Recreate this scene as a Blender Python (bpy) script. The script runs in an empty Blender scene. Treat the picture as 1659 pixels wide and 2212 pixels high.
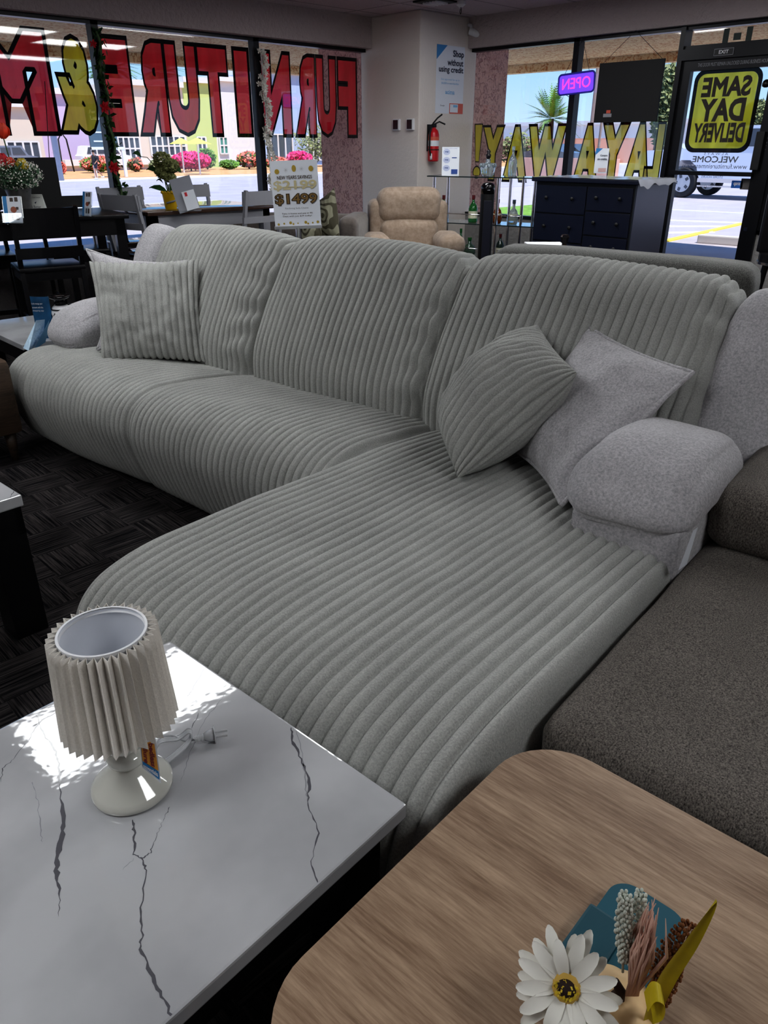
import bpy, bmesh, math, random
from mathutils import Vector, Matrix, noise as mnoise
random.seed(7)
C = bpy.context.scene.collection
PI = math.pi
# ------------------------------------------------------------------ camera maths (frame 1659 x 2212)
FPX, TH, HC, YAW = 1620.0, math.radians(26.1), 1.4, math.radians(46)
def ray(px, py):
    a = px-829.5; b = 1106-py
    y = FPX*math.cos(TH)+b*math.sin(TH); z = -FPX*math.sin(TH)+b*math.cos(TH)
    return (y*math.cos(YAW)+a*math.sin(YAW), y*math.sin(YAW)-a*math.cos(YAW), z)
def onZ(px, py, z): r = ray(px, py); t = (z-HC)/r[2]; return Vector((r[0]*t, r[1]*t, z))
def onX(px, py, c): r = ray(px, py); t = c/r[0]; return Vector((c, r[1]*t, HC+r[2]*t))
def onY(px, py, c): r = ray(px, py); t = c/r[1]; return Vector((r[0]*t, c, HC+r[2]*t))
def onD(px, py, D):
    r = ray(px, py); fw = r[0]*math.cos(YAW)+r[1]*math.sin(YAW); t = D/fw
    return Vector((r[0]*t, r[1]*t, HC+r[2]*t))
FACE = YAW-PI/2      # rotz for things that face the viewer: local x = right, y = away

# ------------------------------------------------------------------ materials
MATS = {}
def nodes(m):
    m.use_nodes = True
    return m.node_tree.nodes, m.node_tree.links
def lin(c):
    return tuple(((v/255)/12.92 if v/255 <= .04045 else (((v/255)+.055)/1.055)**2.4) for v in c)+(1,)
def mat(name, rgb, rough=.6, metal=0, bump=0, bscale=50, var=0, vscale=8, emit=0, spec=.5, sheen=0, coat=0, alpha=1, stretch=None, trans=0, coords='Object'):
    """rgb in 0-255 sRGB"""
    if name in MATS: return MATS[name]
    m = bpy.data.materials.new(name); N, L = nodes(m); b = N['Principled BSDF']
    c = lin(rgb); b.inputs['Base Color'].default_value = c
    b.inputs['Roughness'].default_value = rough; b.inputs['Metallic'].default_value = metal
    b.inputs['Specular IOR Level'].default_value = spec
    b.inputs['Sheen Weight'].default_value = sheen
    b.inputs['Coat Weight'].default_value = coat
    b.inputs['Alpha'].default_value = alpha
    b.inputs['Transmission Weight'].default_value = trans
    if emit:
        b.inputs['Emission Color'].default_value = c; b.inputs['Emission Strength'].default_value = emit
    if bump or var:
        tc = N.new('ShaderNodeTexCoord'); mp = N.new('ShaderNodeMapping')
        L.new(tc.outputs[coords], mp.inputs['Vector'])
        if stretch: mp.inputs['Scale'].default_value = stretch
    if bump:
        n = N.new('ShaderNodeTexNoise'); n.inputs['Scale'].default_value = bscale; n.inputs['Detail'].default_value = 4
        L.new(mp.outputs[0], n.inputs['Vector'])
        bp = N.new('ShaderNodeBump'); bp.inputs['Strength'].default_value = min(1, bump); bp.inputs['Distance'].default_value = .01*max(1, bump)
        L.new(n.outputs['Fac'], bp.inputs['Height']); L.new(bp.outputs[0], b.inputs['Normal'])
    if var:
        n = N.new('ShaderNodeTexNoise'); n.inputs['Scale'].default_value = vscale; n.inputs['Detail'].default_value = 5
        L.new(mp.outputs[0], n.inputs['Vector'])
        r = N.new('ShaderNodeValToRGB'); e = r.color_ramp.elements
        e[0].position = .32; e[1].position = .68
        e[0].color = tuple(max(0, v*(1-var)) for v in c[:3])+(1,); e[1].color = tuple(min(1, v*(1+var)) for v in c[:3])+(1,)
        L.new(n.outputs['Fac'], r.inputs[0]); L.new(r.outputs[0], b.inputs['Base Color'])
    MATS[name] = m; return m
def film(name, rgb, transp=.12, tl=.6):
    """painted or printed film on glass: lets light through from behind"""
    if name in MATS: return MATS[name]
    m = bpy.data.materials.new(name); N, L = nodes(m); N.remove(N['Principled BSDF']); o = N['Material Output']
    c = lin(rgb)
    tc = N.new('ShaderNodeTexCoord'); n = N.new('ShaderNodeTexNoise'); n.inputs['Scale'].default_value = 3; n.inputs['Detail'].default_value = 4
    mp = N.new('ShaderNodeMapping'); mp.inputs['Scale'].default_value = (3, 3, .8); L.new(tc.outputs['Object'], mp.inputs[0]); L.new(mp.outputs[0], n.inputs['Vector'])
    r = N.new('ShaderNodeValToRGB'); r.color_ramp.elements[0].color = tuple(v*.65 for v in c[:3])+(1,); r.color_ramp.elements[1].color = tuple(min(1, v*1.25) for v in c[:3])+(1,)
    r.color_ramp.elements[0].position = .3; r.color_ramp.elements[1].position = .7; L.new(n.outputs['Fac'], r.inputs[0])
    d = N.new('ShaderNodeBsdfDiffuse'); t = N.new('ShaderNodeBsdfTranslucent'); tr = N.new('ShaderNodeBsdfTransparent')
    L.new(r.outputs[0], d.inputs[0]); L.new(r.outputs[0], t.inputs[0])
    tr.inputs[0].default_value = tuple(.3+.7*v for v in c[:3])+(1,)
    a = N.new('ShaderNodeMixShader'); a.inputs[0].default_value = tl; L.new(d.outputs[0], a.inputs[1]); L.new(t.outputs[0], a.inputs[2])
    b2 = N.new('ShaderNodeMixShader'); b2.inputs[0].default_value = transp; L.new(a.outputs[0], b2.inputs[1]); L.new(tr.outputs[0], b2.inputs[2])
    L.new(b2.outputs[0], o.inputs[0]); MATS[name] = m; return m
def glassmat(name, tint=(1, 1, 1), refl=1.0):
    if name in MATS: return MATS[name]
    m = bpy.data.materials.new(name); N, L = nodes(m); N.remove(N['Principled BSDF']); o = N['Material Output']
    tr = N.new('ShaderNodeBsdfTransparent'); tr.inputs[0].default_value = tint+(1,)
    g = N.new('ShaderNodeBsdfGlossy'); g.inputs['Roughness'].default_value = .02; g.inputs[0].default_value = (refl, refl, refl, 1)
    ge_ = N.new('ShaderNodeNewGeometry'); dt = N.new('ShaderNodeVectorMath'); dt.operation = 'DOT_PRODUCT'
    L.new(ge_.outputs['Incoming'], dt.inputs[0]); L.new(ge_.outputs['True Normal'], dt.inputs[1])
    def mth(op, a, b=None):
        q = N.new('ShaderNodeMath'); q.operation = op
        L.new(a, q.inputs[0])
        if b is not None: q.inputs[1].default_value = b
        return q.outputs[0]
    ab = mth('ABSOLUTE', dt.outputs['Value']); iv = N.new('ShaderNodeMath'); iv.operation = 'SUBTRACT'; iv.inputs[0].default_value = 1; L.new(ab, iv.inputs[1])
    fr = mth('ADD', mth('MULTIPLY', mth('POWER', iv.outputs[0], 5), .9), .045)
    mx = N.new('ShaderNodeMixShader'); L.new(fr, mx.inputs[0]); L.new(tr.outputs[0], mx.inputs[1]); L.new(g.outputs[0], mx.inputs[2])
    L.new(mx.outputs[0], o.inputs[0]); MATS[name] = m; return m

def cloth(name, ca, cb, scale, rough=.95, bump=.5, bs=None, sheen=.3, stretch=(1, 1, 1), p0=.35, p1=.65):
    if name in MATS: return MATS[name]
    m = bpy.data.materials.new(name); N, L = nodes(m); b = N['Principled BSDF']
    tc = N.new('ShaderNodeTexCoord'); mp = N.new('ShaderNodeMapping'); mp.inputs['Scale'].default_value = stretch
    L.new(tc.outputs['Object'], mp.inputs[0])
    n = N.new('ShaderNodeTexNoise'); n.inputs['Scale'].default_value = scale; n.inputs['Detail'].default_value = 3; n.inputs['Roughness'].default_value = .7
    L.new(mp.outputs[0], n.inputs['Vector'])
    n2 = N.new('ShaderNodeTexNoise'); n2.inputs['Scale'].default_value = 5; n2.inputs['Detail'].default_value = 2
    L.new(mp.outputs[0], n2.inputs['Vector'])
    r = N.new('ShaderNodeValToRGB'); r.color_ramp.elements[0].position = p0; r.color_ramp.elements[1].position = p1
    r.color_ramp.elements[0].color = lin(ca); r.color_ramp.elements[1].color = lin(cb); L.new(n.outputs['Fac'], r.inputs[0])
    mx = N.new('ShaderNodeMixRGB'); mx.blend_type = 'MULTIPLY'; mx.inputs[0].default_value = .35
    L.new(r.outputs[0], mx.inputs[1]); L.new(n2.outputs['Fac'], mx.inputs[2])
    ml = N.new('ShaderNodeMixRGB'); ml.blend_type = 'MULTIPLY'; ml.inputs[0].default_value = 1; ml.inputs[2].default_value = (1.2, 1.2, 1.2, 1)
    L.new(mx.outputs[0], ml.inputs[1]); L.new(ml.outputs[0], b.inputs['Base Color'])
    b.inputs['Roughness'].default_value = rough; b.inputs['Specular IOR Level'].default_value = .1
    b.inputs['Sheen Weight'].default_value = sheen; b.inputs['Sheen Roughness'].default_value = .6
    bp = N.new('ShaderNodeBump'); bp.inputs['Strength'].default_value = bump; bp.inputs['Distance'].default_value = .004
    if bs:
        n3 = N.new('ShaderNodeTexNoise'); n3.inputs['Scale'].default_value = bs; n3.inputs['Detail'].default_value = 5; L.new(mp.outputs[0], n3.inputs['Vector']); L.new(n3.outputs['Fac'], bp.inputs['Height'])
    else: L.new(n.outputs['Fac'], bp.inputs['Height'])
    L.new(bp.outputs[0], b.inputs['Normal']); MATS[name] = m; return m

M = {}
M['plush'] = cloth('grey_green_plush', (153, 154, 151), (180, 181, 177), 260, bump=.45, bs=220, sheen=.12)
M['chenille'] = cloth('pale_heather_chenille', (152, 151, 155), (200, 198, 201), 150, bump=.5, sheen=.2, p0=.3, p1=.66)
M['darkweave'] = cloth('charcoal_weave', (50, 47, 45), (146, 139, 132), 330, bump=.7, sheen=.05, stretch=(1, 1, .5), p0=.32, p1=.72)
M['darkfab'] = cloth('dark_sofa_fabric', (60, 60, 58), (120, 120, 116), 260, bump=.6)
M['beige'] = cloth('beige_suede', (150, 132, 116), (172, 154, 138), 25, bump=.3, bs=60, sheen=.2)
M['taupe'] = cloth('taupe_velvet', (92, 84, 80), (110, 102, 97), 20, bump=.15)
M['black'] = mat('black_satin_wood', (14, 13, 16), .3, bump=.1, bscale=40)
M['blackm'] = mat('black_matte', (12, 12, 15), .6)
M['frame'] = mat('black_aluminium', (22, 22, 26), .35, metal=.3)
M['navy'] = mat('navy_lacquer', (22, 26, 44), .32, bump=.05)
M['chrome'] = mat('chrome', (215, 215, 220), .12, metal=1)
M['steel'] = mat('galvanised_steel', (150, 148, 146), .35, metal=.9, var=.15, vscale=20)
M['white'] = mat('white_plastic', (225, 226, 230), .4)
M['paper'] = mat('white_paper', (222, 226, 234), .6)
M['greyw'] = mat('grey_painted_wood', (150, 150, 156), .45, bump=.05)
M['brownw'] = mat('brown_table_top', (70, 52, 44), .12, coat=.5, var=.2, vscale=12, stretch=(1, 8, 1))
M['glass'] = glassmat('window_glass', (.96, .97, .97))
M['acrylic'] = glassmat('clear_acrylic', (.92, .94, .95))
M['red'] = mat('red_enamel', (190, 28, 40), .3)
M['yellow'] = mat('yellow_enamel', (225, 180, 20), .4)
M['txt'] = mat('navy_print', (28, 30, 60), .6)
M['txtk'] = mat('black_print', (20, 20, 22), .6)
M['blue'] = mat('blue_print', (50, 130, 190), .5)
M['ltblue'] = mat('pale_blue_print', (120, 175, 215), .5)
M['dkblue'] = mat('deep_blue_print', (35, 70, 140), .5)
M['orange'] = mat('orange_red_print', (205, 95, 75), .5)
M['gold'] = mat('gold_print', (176, 150, 60), .5)
M['palegold'] = mat('pale_gold_print', (200, 190, 150), .5)
M['brown'] = mat('brown_print', (60, 45, 25), .5)
M['wall'] = mat('wall_paint', (220, 212, 206), .85, bump=.5, bscale=35)
M['header'] = mat('grey_stucco', (182, 170, 170), .9, bump=2.2, bscale=26)
M['knee'] = mat('textured_low_wall', (140, 137, 136), .9, bump=2.5, bscale=18)
M['leafd'] = mat('dark_green_leaf', (45, 80, 42), .45, var=.4, vscale=30)
M['leafl'] = mat('light_green_leaf', (120, 145, 85), .6, var=.3, vscale=30)
M['leafp'] = mat('sunlit_shrub_leaf', (110, 150, 60), .7, var=.5, vscale=1.5)
M['leafo'] = mat('olive_shrub_leaf', (130, 135, 90), .7, var=.4, vscale=1.5)
M['magenta'] = mat('magenta_blossom', (225, 50, 120), .6, var=.4, vscale=2)
M['coral'] = mat('coral_blossom', (235, 120, 100), .6, var=.4, vscale=2)
M['petalred'] = mat('red_petal', (190, 22, 40), .5, var=.2, vscale=30)
M['petalor'] = mat('orange_petal', (225, 70, 40), .5, var=.2, vscale=30)
M['petalyel'] = mat('yellow_petal', (205, 180, 50), .5, var=.2, vscale=30)
M['petalwh'] = mat('white_petal', (232, 230, 222), .6)
M['stem'] = mat('stem_green', (70, 95, 55), .6)
# marble: white with faint cloud
def marble():
    m = bpy.data.materials.new('polished_white_marble'); N, L = nodes(m); b = N['Principled BSDF']
    tc = N.new('ShaderNodeTexCoord'); n = N.new('ShaderNodeTexNoise'); n.inputs['Scale'].default_value = 4; n.inputs['Detail'].default_value = 4
    L.new(tc.outputs['Object'], n.inputs['Vector'])
    r = N.new('ShaderNodeValToRGB'); r.color_ramp.elements[0].position = .3; r.color_ramp.elements[1].position = .6
    r.color_ramp.elements[0].color = lin((170, 171, 174)); r.color_ramp.elements[1].color = lin((192, 193, 196)); L.new(n.outputs['Fac'], r.inputs[0])
    L.new(r.outputs[0], b.inputs['Base Color']); b.inputs['Roughness'].default_value = .05; b.inputs['Specular IOR Level'].default_value = .75
    n2 = N.new('ShaderNodeTexNoise'); n2.inputs['Scale'].default_value = 60; n2.inputs['Detail'].default_value = 1; L.new(tc.outputs['Object'], n2.inputs['Vector'])
    bp = N.new('ShaderNodeBump'); bp.inputs['Strength'].default_value = .12; bp.inputs['Distance'].default_value = .0015
    L.new(n2.outputs['Fac'], bp.inputs['Height']); L.new(bp.outputs[0], b.inputs['Normal'])
    return m
M['marble'] = marble()
M['vein'] = mat('marble_vein', (98, 98, 104), .08, spec=.7)
M['veinf'] = mat('marble_vein_faint', (150, 151, 156), .06, spec=.7)
def wood(name, ca, cb, axis=0):
    m = bpy.data.materials.new(name); N, L = nodes(m); b = N['Principled BSDF']
    tc = N.new('ShaderNodeTexCoord'); mp = N.new('ShaderNodeMapping')
    mp.inputs['Scale'].default_value = (14, 1.0, 14) if axis else (1.0, 14, 14)
    L.new(tc.outputs['Object'], mp.inputs[0])
    n = N.new('ShaderNodeTexNoise'); n.inputs['Scale'].default_value = 14; n.inputs['Detail'].default_value = 8; n.inputs['Roughness'].default_value = .65
    L.new(mp.outputs[0], n.inputs['Vector'])
    n2 = N.new('ShaderNodeTexNoise'); n2.inputs['Scale'].default_value = 1.6; n2.inputs['Detail'].default_value = 3; L.new(mp.outputs[0], n2.inputs['Vector'])
    mx = N.new('ShaderNodeMixRGB'); mx.inputs[0].default_value = .45; L.new(n.outputs['Fac'], mx.inputs[1]); L.new(n2.outputs['Fac'], mx.inputs[2])
    r = N.new('ShaderNodeValToRGB'); r.color_ramp.elements[0].position = .38; r.color_ramp.elements[1].position = .62
    r.color_ramp.elements[0].color = lin(ca); r.color_ramp.elements[1].color = lin(cb); L.new(mx.outputs[0], r.inputs[0])
    L.new(r.outputs[0], b.inputs['Base Color']); b.inputs['Roughness'].default_value = .45
    bp = N.new('ShaderNodeBump'); bp.inputs['Strength'].default_value = .15; bp.inputs['Distance'].default_value = .002
    L.new(n.outputs['Fac'], bp.inputs['Height']); L.new(bp.outputs[0], b.inputs['Normal'])
    return m
M['oak'] = wood('light_oak_veneer', (122, 97, 76), (176, 151, 127), 1)
M['walnut'] = wood('brown_wood', (58, 47, 39), (88, 72, 59), 0)
def carpet():
    m = bpy.data.materials.new('charcoal_basket_carpet'); N, L = nodes(m); b = N['Principled BSDF']
    tc = N.new('ShaderNodeTexCoord')
    ch = N.new('ShaderNodeTexChecker'); ch.inputs['Scale'].default_value = 5.2; L.new(tc.outputs['Object'], ch.inputs[0])
    ns = []
    for sc in ((3.2, 150, 1), (150, 3.2, 1)):
        mp = N.new('ShaderNodeMapping'); mp.inputs['Scale'].default_value = sc; L.new(tc.outputs['Object'], mp.inputs[0])
        n = N.new('ShaderNodeTexNoise'); n.inputs['Scale'].default_value = 1; n.inputs['Detail'].default_value = 4; n.inputs['Roughness'].default_value = .7
        L.new(mp.outputs[0], n.inputs['Vector']); ns.append(n)
    mx = N.new('ShaderNodeMixRGB'); L.new(ch.outputs['Fac'], mx.inputs[0]); L.new(ns[0].outputs['Fac'], mx.inputs[1]); L.new(ns[1].outputs['Fac'], mx.inputs[2])
    r = N.new('ShaderNodeValToRGB'); e = r.color_ramp.elements; e[0].position = .42; e[1].position = .68
    e[0].color = lin((24, 24, 28)); e[1].color = lin((104, 98, 97)); L.new(mx.outputs[0], r.inputs[0])
    n3 = N.new('ShaderNodeTexNoise'); n3.inputs['Scale'].default_value = 7; L.new(tc.outputs['Object'], n3.inputs['Vector'])
    m2 = N.new('ShaderNodeMixRGB'); m2.blend_type = 'MULTIPLY'; m2.inputs[0].default_value = .8; L.new(r.outputs[0], m2.inputs[1]); L.new(n3.outputs['Fac'], m2.inputs[2])
    L.new(m2.outputs[0], b.inputs['Base Color']); b.inputs['Roughness'].default_value = 1; b.inputs['Specular IOR Level'].default_value = .05
    bp = N.new('ShaderNodeBump'); bp.inputs['Strength'].default_value = .6; bp.inputs['Distance'].default_value = .004
    L.new(mx.outputs[0], bp.inputs['Height']); L.new(bp.outputs[0], b.inputs['Normal'])
    return m
M['carpet'] = carpet()
def ceil_tile():
    m = bpy.data.materials.new('ceiling_tiles'); N, L = nodes(m); b = N['Principled BSDF']
    tc = N.new('ShaderNodeTexCoord'); br = N.new('ShaderNodeTexBrick'); br.offset = 0; br.squash = 1
    br.inputs['Scale'].default_value = 1; br.inputs['Brick Width'].default_value = 1.22; br.inputs['Row Height'].default_value = .61; br.inputs['Mortar Size'].default_value = .012
    br.inputs['Color1'].default_value = lin((205, 192, 198)); br.inputs['Color2'].default_value = lin((198, 186, 192)); br.inputs['Mortar'].default_value = lin((150, 142, 146))
    L.new(tc.outputs['Object'], br.inputs['Vector'])
    n = N.new('ShaderNodeTexNoise'); n.inputs['Scale'].default_value = 40; n.inputs['Detail'].default_value = 3; L.new(tc.outputs['Object'], n.inputs['Vector'])
    bp = N.new('ShaderNodeBump'); bp.inputs['Strength'].default_value = .8; bp.inputs['Distance'].default_value = .02
    L.new(n.outputs['Fac'], bp.inputs['Height']); L.new(bp.outputs[0], b.inputs['Normal'])
    L.new(br.outputs['Color'], b.inputs['Base Color']); b.inputs['Roughness'].default_value = .9
    return m
M['ceil'] = ceil_tile()
def stucco(name, ca, cb, scale=9):
    m = bpy.data.materials.new(name); N, L = nodes(m); b = N['Principled BSDF']
    tc = N.new('ShaderNodeTexCoord'); mp = N.new('ShaderNodeMapping'); mp.inputs['Scale'].default_value = (1, 1, 1); L.new(tc.outputs['Object'], mp.inputs[0])
    n = N.new('ShaderNodeTexNoise'); n.inputs['Scale'].default_value = scale; n.inputs['Detail'].default_value = 5; n.inputs['Distortion'].default_value = 1.6
    L.new(mp.outputs[0], n.inputs['Vector'])
    r = N.new('ShaderNodeValToRGB'); e = r.color_ramp.elements; e[0].position = .38; e[1].position = .52
    e[0].color = lin(ca); e[1].color = lin(cb); L.new(n.outputs['Fac'], r.inputs[0]); L.new(r.outputs[0], b.inputs['Base Color'])
    b.inputs['Roughness'].default_value = .9
    bp = N.new('ShaderNodeBump'); bp.inputs['Strength'].default_value = 1; bp.inputs['Distance'].default_value = .03
    L.new(n.outputs['Fac'], bp.inputs['Height']); L.new(bp.outputs[0], b.inputs['Normal'])
    return m
M['soffit'] = stucco('orange_stucco_soffit', (214, 146, 88), (255, 226, 172), 14)
M['pinkst'] = stucco('pink_stucco', (176, 128, 122), (228, 184, 174), 20)

# ------------------------------------------------------------------ mesh building
def smooth(me, ang=None):
    for p in me.polygons: p.use_smooth = True
class MB:
    def __init__(s, T=None): s.v = []; s.f = []; s.mi = []; s.T = T or Matrix.Identity(4); s.cur = 0
    def add(s, vs, fs, T=None):
        k = len(s.v); X = s.T @ T if T else s.T
        s.v += [X @ Vector(v) for v in vs]; s.f += [tuple(i+k for i in f) for f in fs]; s.mi += [s.cur]*len(fs); return s
    def box(s, lo, hi, T=None, b=0):
        x0, y0, z0 = lo; x1, y1, z1 = hi
        if x0 > x1: x0, x1 = x1, x0
        if y0 > y1: y0, y1 = y1, y0
        if z0 > z1: z0, z1 = z1, z0
        b = min(b, (x1-x0)/2.01, (y1-y0)/2.01, (z1-z0)/2.01)
        if b <= 0:
            return s.add([(x0,y0,z0),(x1,y0,z0),(x1,y1,z0),(x0,y1,z0),(x0,y0,z1),(x1,y0,z1),(x1,y1,z1),(x0,y1,z1)],
                         [(3,2,1,0),(4,5,6,7),(0,1,5,4),(1,2,6,5),(2,3,7,6),(3,0,4,7)], T)
        bm = bmesh.new(); bmesh.ops.create_cube(bm, size=1)
        for v in bm.verts: v.co = Vector(((x0+x1)/2+v.co.x*(x1-x0), (y0+y1)/2+v.co.y*(y1-y0), (z0+z1)/2+v.co.z*(z1-z0)))
        bmesh.ops.bevel(bm, geom=bm.edges[:], offset=b, segments=2, profile=.6, affect='EDGES')
        bm.verts.index_update(); s.add([tuple(v.co) for v in bm.verts], [tuple(v.index for v in f.verts) for f in bm.faces], T); bm.free(); return s
    def tube(s, pts, r, n=8, T=None, cap=True):
        pts = [Vector(p) for p in pts]; rs = r if isinstance(r, (list, tuple)) else [r]*len(pts)
        vs = []; fs = []; u = None
        for i, p in enumerate(pts):
            t = (pts[min(i+1, len(pts)-1)]-pts[max(i-1, 0)])
            t = t.normalized() if t.length > 1e-9 else Vector((0, 0, 1))
            if u is None: u = t.orthogonal().normalized()
            u = (u-t*u.dot(t)); u = u.normalized() if u.length > 1e-6 else t.orthogonal().normalized()
            w = t.cross(u)
            for k in range(n):
                a = 2*PI*k/n; vs.append(p+(u*math.cos(a)+w*math.sin(a))*rs[i])
        for i in range(len(pts)-1):
            for k in range(n): fs.append((i*n+k, i*n+(k+1) % n, (i+1)*n+(k+1) % n, (i+1)*n+k))
        if cap: fs += [tuple(range(n))[::-1], tuple((len(pts)-1)*n+k for k in range(n))]
        return s.add(vs, fs, T)
    def cyl(s, c, r, h, n=24, T=None, r2=None):
        return s.tube([(c[0], c[1], c[2]), (c[0], c[1], c[2]+h)], [r, r if r2 is None else r2], n, T)
    def lathe(s, prof, c=(0, 0, 0), n=32, T=None, cap=True):
        vs = []; fs = []
        for r, z in prof:
            for k in range(n):
                a = 2*PI*k/n; vs.append((c[0]+r*math.cos(a), c[1]+r*math.sin(a), c[2]+z))
        for i in range(len(prof)-1):
            for k in range(n): fs.append((i*n+k, i*n+(k+1) % n, (i+1)*n+(k+1) % n, (i+1)*n+k))
        if cap: fs += [tuple(range(n))[::-1], tuple((len(prof)-1)*n+k for k in range(n))]
        return s.add(vs, fs, T)
    def prism(s, poly, t, T=None):
        """poly in local xy, extruded along z from 0 to t"""
        n = len(poly); vs = [(x, y, 0) for x, y in poly]+[(x, y, t) for x, y in poly]
        return s.add(vs, [tuple(range(n))[::-1], tuple(range(n, 2*n))]+[(k, (k+1) % n, n+(k+1) % n, n+k) for k in range(n)], T)
    def sheet(s, poly, T=None):
        return s.add([(x, y, 0) for x, y in poly], [tuple(range(len(poly)))], T)
    def ell(s, c, r, n=20, m=12, e=1.0, T=None, fn=None):
        """superellipsoid: e<1 boxier"""
        vs = []; fs = []
        def p(v, k): return math.copysign(abs(v)**k, v)
        for i in range(m+1):
            ph = -PI/2+PI*i/m
            for k in range(n):
                a = 2*PI*k/n
                v = Vector((r[0]*p(math.cos(ph), e)*p(math.cos(a), e), r[1]*p(math.cos(ph), e)*p(math.sin(a), e), r[2]*p(math.sin(ph), e)))
                if fn: v = fn(v)
                vs.append(v+Vector(c))
        for i in range(m):
            for k in range(n): fs.append((i*n+k, i*n+(k+1) % n, (i+1)*n+(k+1) % n, (i+1)*n+k))
        return s.add(vs, fs, T)
    def leaves(s, c, r, n, size, seed=0, shell=.6, asp=.5, T=None):
        R = random.Random(seed)
        for _ in range(n):
            d = Vector((R.gauss(0, 1), R.gauss(0, 1), R.gauss(0, 1))).normalized()*(shell+(1-shell)*R.random())
            p = Vector((c[0]+d.x*r[0], c[1]+d.y*r[1], c[2]+d.z*r[2]))
            a = Vector((R.gauss(0, 1), R.gauss(0, 1), R.gauss(0, 1))).normalized(); b = a.orthogonal().normalized()
            k = size*(.6+.8*R.random())
            s.add([p-a*k, p+b*k*asp, p+a*k, p-b*k*asp], [(0, 1, 2, 3)], T)
        return s
    def build(s, name, m, parent=None, sm=False, weld=False):
        me = bpy.data.meshes.new(name); me.from_pydata([tuple(v) for v in s.v], [], s.f)
        ms = m if isinstance(m, (list, tuple)) else [m]
        for x in ms: me.materials.append(x)
        if len(ms) > 1: me.polygons.foreach_set('material_index', s.mi)
        if weld:
            bm = bmesh.new(); bm.from_mesh(me); bmesh.ops.remove_doubles(bm, verts=bm.verts, dist=1e-5); bm.to_mesh(me); bm.free()
        if sm:
            smooth(me)
            if sm == 'auto':
                try: me.set_sharp_from_angle(angle=math.radians(38))
                except Exception: pass
        me.update()
        o = bpy.data.objects.new(name, me); C.objects.link(o)
        if parent: o.parent = parent
        return o
def tag(o, label=None, cat=None, group=None, kind=None):
    if label: o['label'] = label
    if cat: o['category'] = cat
    if group: o['group'] = group
    if kind: o['kind'] = kind
    return o
def thing(name, label, cat, loc=(0, 0, 0), rz=0, group=None):
    o = bpy.data.objects.new(name, None); C.objects.link(o); o.location = loc; o.rotation_euler = (0, 0, rz); o.empty_display_size = .1
    return tag(o, label, cat, group)
def struct(name, mb, m, parent=None, sm=False):
    o = mb.build(name, m, parent, sm); o['kind'] = 'structure'; return o
def kids(o): return [c for c in bpy.data.objects if c.parent == o]
def copy_tree(o, parent=None):
    c = o.copy(); C.objects.link(c); c.parent = parent
    for ch in kids(o): copy_tree(ch, c)
    return c
def Rz(a): return Matrix.Rotation(a, 4, 'Z')
def Rx(a): return Matrix.Rotation(a, 4, 'X')
def Ry(a): return Matrix.Rotation(a, 4, 'Y')
def Tr(*v): return Matrix.Translation(Vector(v))
def Sc(x, y, z): return Matrix.Diagonal((x, y, z, 1))
_dg = None
def textgeo(s, w, h, bold=0, shear=0, space=1.0):
    """vertices and faces of a word, lower-left at 0,0, stretched to w x h"""
    cu = bpy.data.curves.new('t', 'FONT'); cu.body = s; cu.resolution_u = 3; cu.fill_mode = 'FRONT'; cu.offset = bold; cu.shear = shear; cu.space_character = space
    cu.size = 1
    o = bpy.data.objects.new('t', cu); C.objects.link(o)
    bpy.context.view_layer.update()
    me = bpy.data.meshes.new_from_object(o.evaluated_get(bpy.context.evaluated_depsgraph_get()))
    vs = [v.co.copy() for v in me.vertices]; fs = [tuple(p.vertices) for p in me.polygons]
    bpy.data.objects.remove(o); bpy.data.curves.remove(cu); bpy.data.meshes.remove(me)
    x0 = min(v.x for v in vs); x1 = max(v.x for v in vs); y0 = min(v.y for v in vs); y1 = max(v.y for v in vs)
    if h is None: h = w*(y1-y0)/(x1-x0)
    if w is None: w = h*(x1-x0)/(y1-y0)
    return [((v.x-x0)/(x1-x0)*w, (v.y-y0)/(y1-y0)*h, 0) for v in vs], fs, w, h
def outlinegeo(s, w, h, bold=0, th=.03):
    """outline strokes of a word, mapped like textgeo"""
    def get(fill, bev):
        cu = bpy.data.curves.new('t', 'FONT'); cu.body = s; cu.resolution_u = 3; cu.offset = bold; cu.size = 1
        cu.fill_mode = 'FRONT' if fill else 'NONE'
        if bev: cu.bevel_depth = bev; cu.bevel_resolution = 0
        o = bpy.data.objects.new('t', cu); C.objects.link(o); bpy.context.view_layer.update()
        me = bpy.data.meshes.new_from_object(o.evaluated_get(bpy.context.evaluated_depsgraph_get()))
        vs = [v.co.copy() for v in me.vertices]; fs = [tuple(p.vertices) for p in me.polygons]
        bpy.data.objects.remove(o); bpy.data.curves.remove(cu); bpy.data.meshes.remove(me); return vs, fs
    v0, _ = get(True, 0); vs, fs = get(False, th)
    x0 = min(v.x for v in v0); x1 = max(v.x for v in v0); y0 = min(v.y for v in v0); y1 = max(v.y for v in v0)
    return [((v.x-x0)/(x1-x0)*w, (v.y-y0)/(y1-y0)*h, v.z*.1) for v in vs], fs
def boldtext(mb, s, x, y, w, h, T=None, mirror=False, z=0, center=False, th=.03):
    addtext(mb, s, x, y, w, h, T=T, mirror=mirror, z=z, center=center)
    vs, fs = outlinegeo(s, w, h, 0, th)
    if center: x -= w/2
    mb.add([((x+w-v[0]) if mirror else x+v[0], y+v[1], z+v[2]*.05) for v in vs], fs, T); return mb
def ringmb(outer, inner, T=None):
    n = len(outer); return MB().add([(x, y, 0) for x, y in outer]+[(x, y, 0) for x, y in inner], [(k, (k+1) % n, n+(k+1) % n, n+k) for k in range(n)], T)
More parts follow.
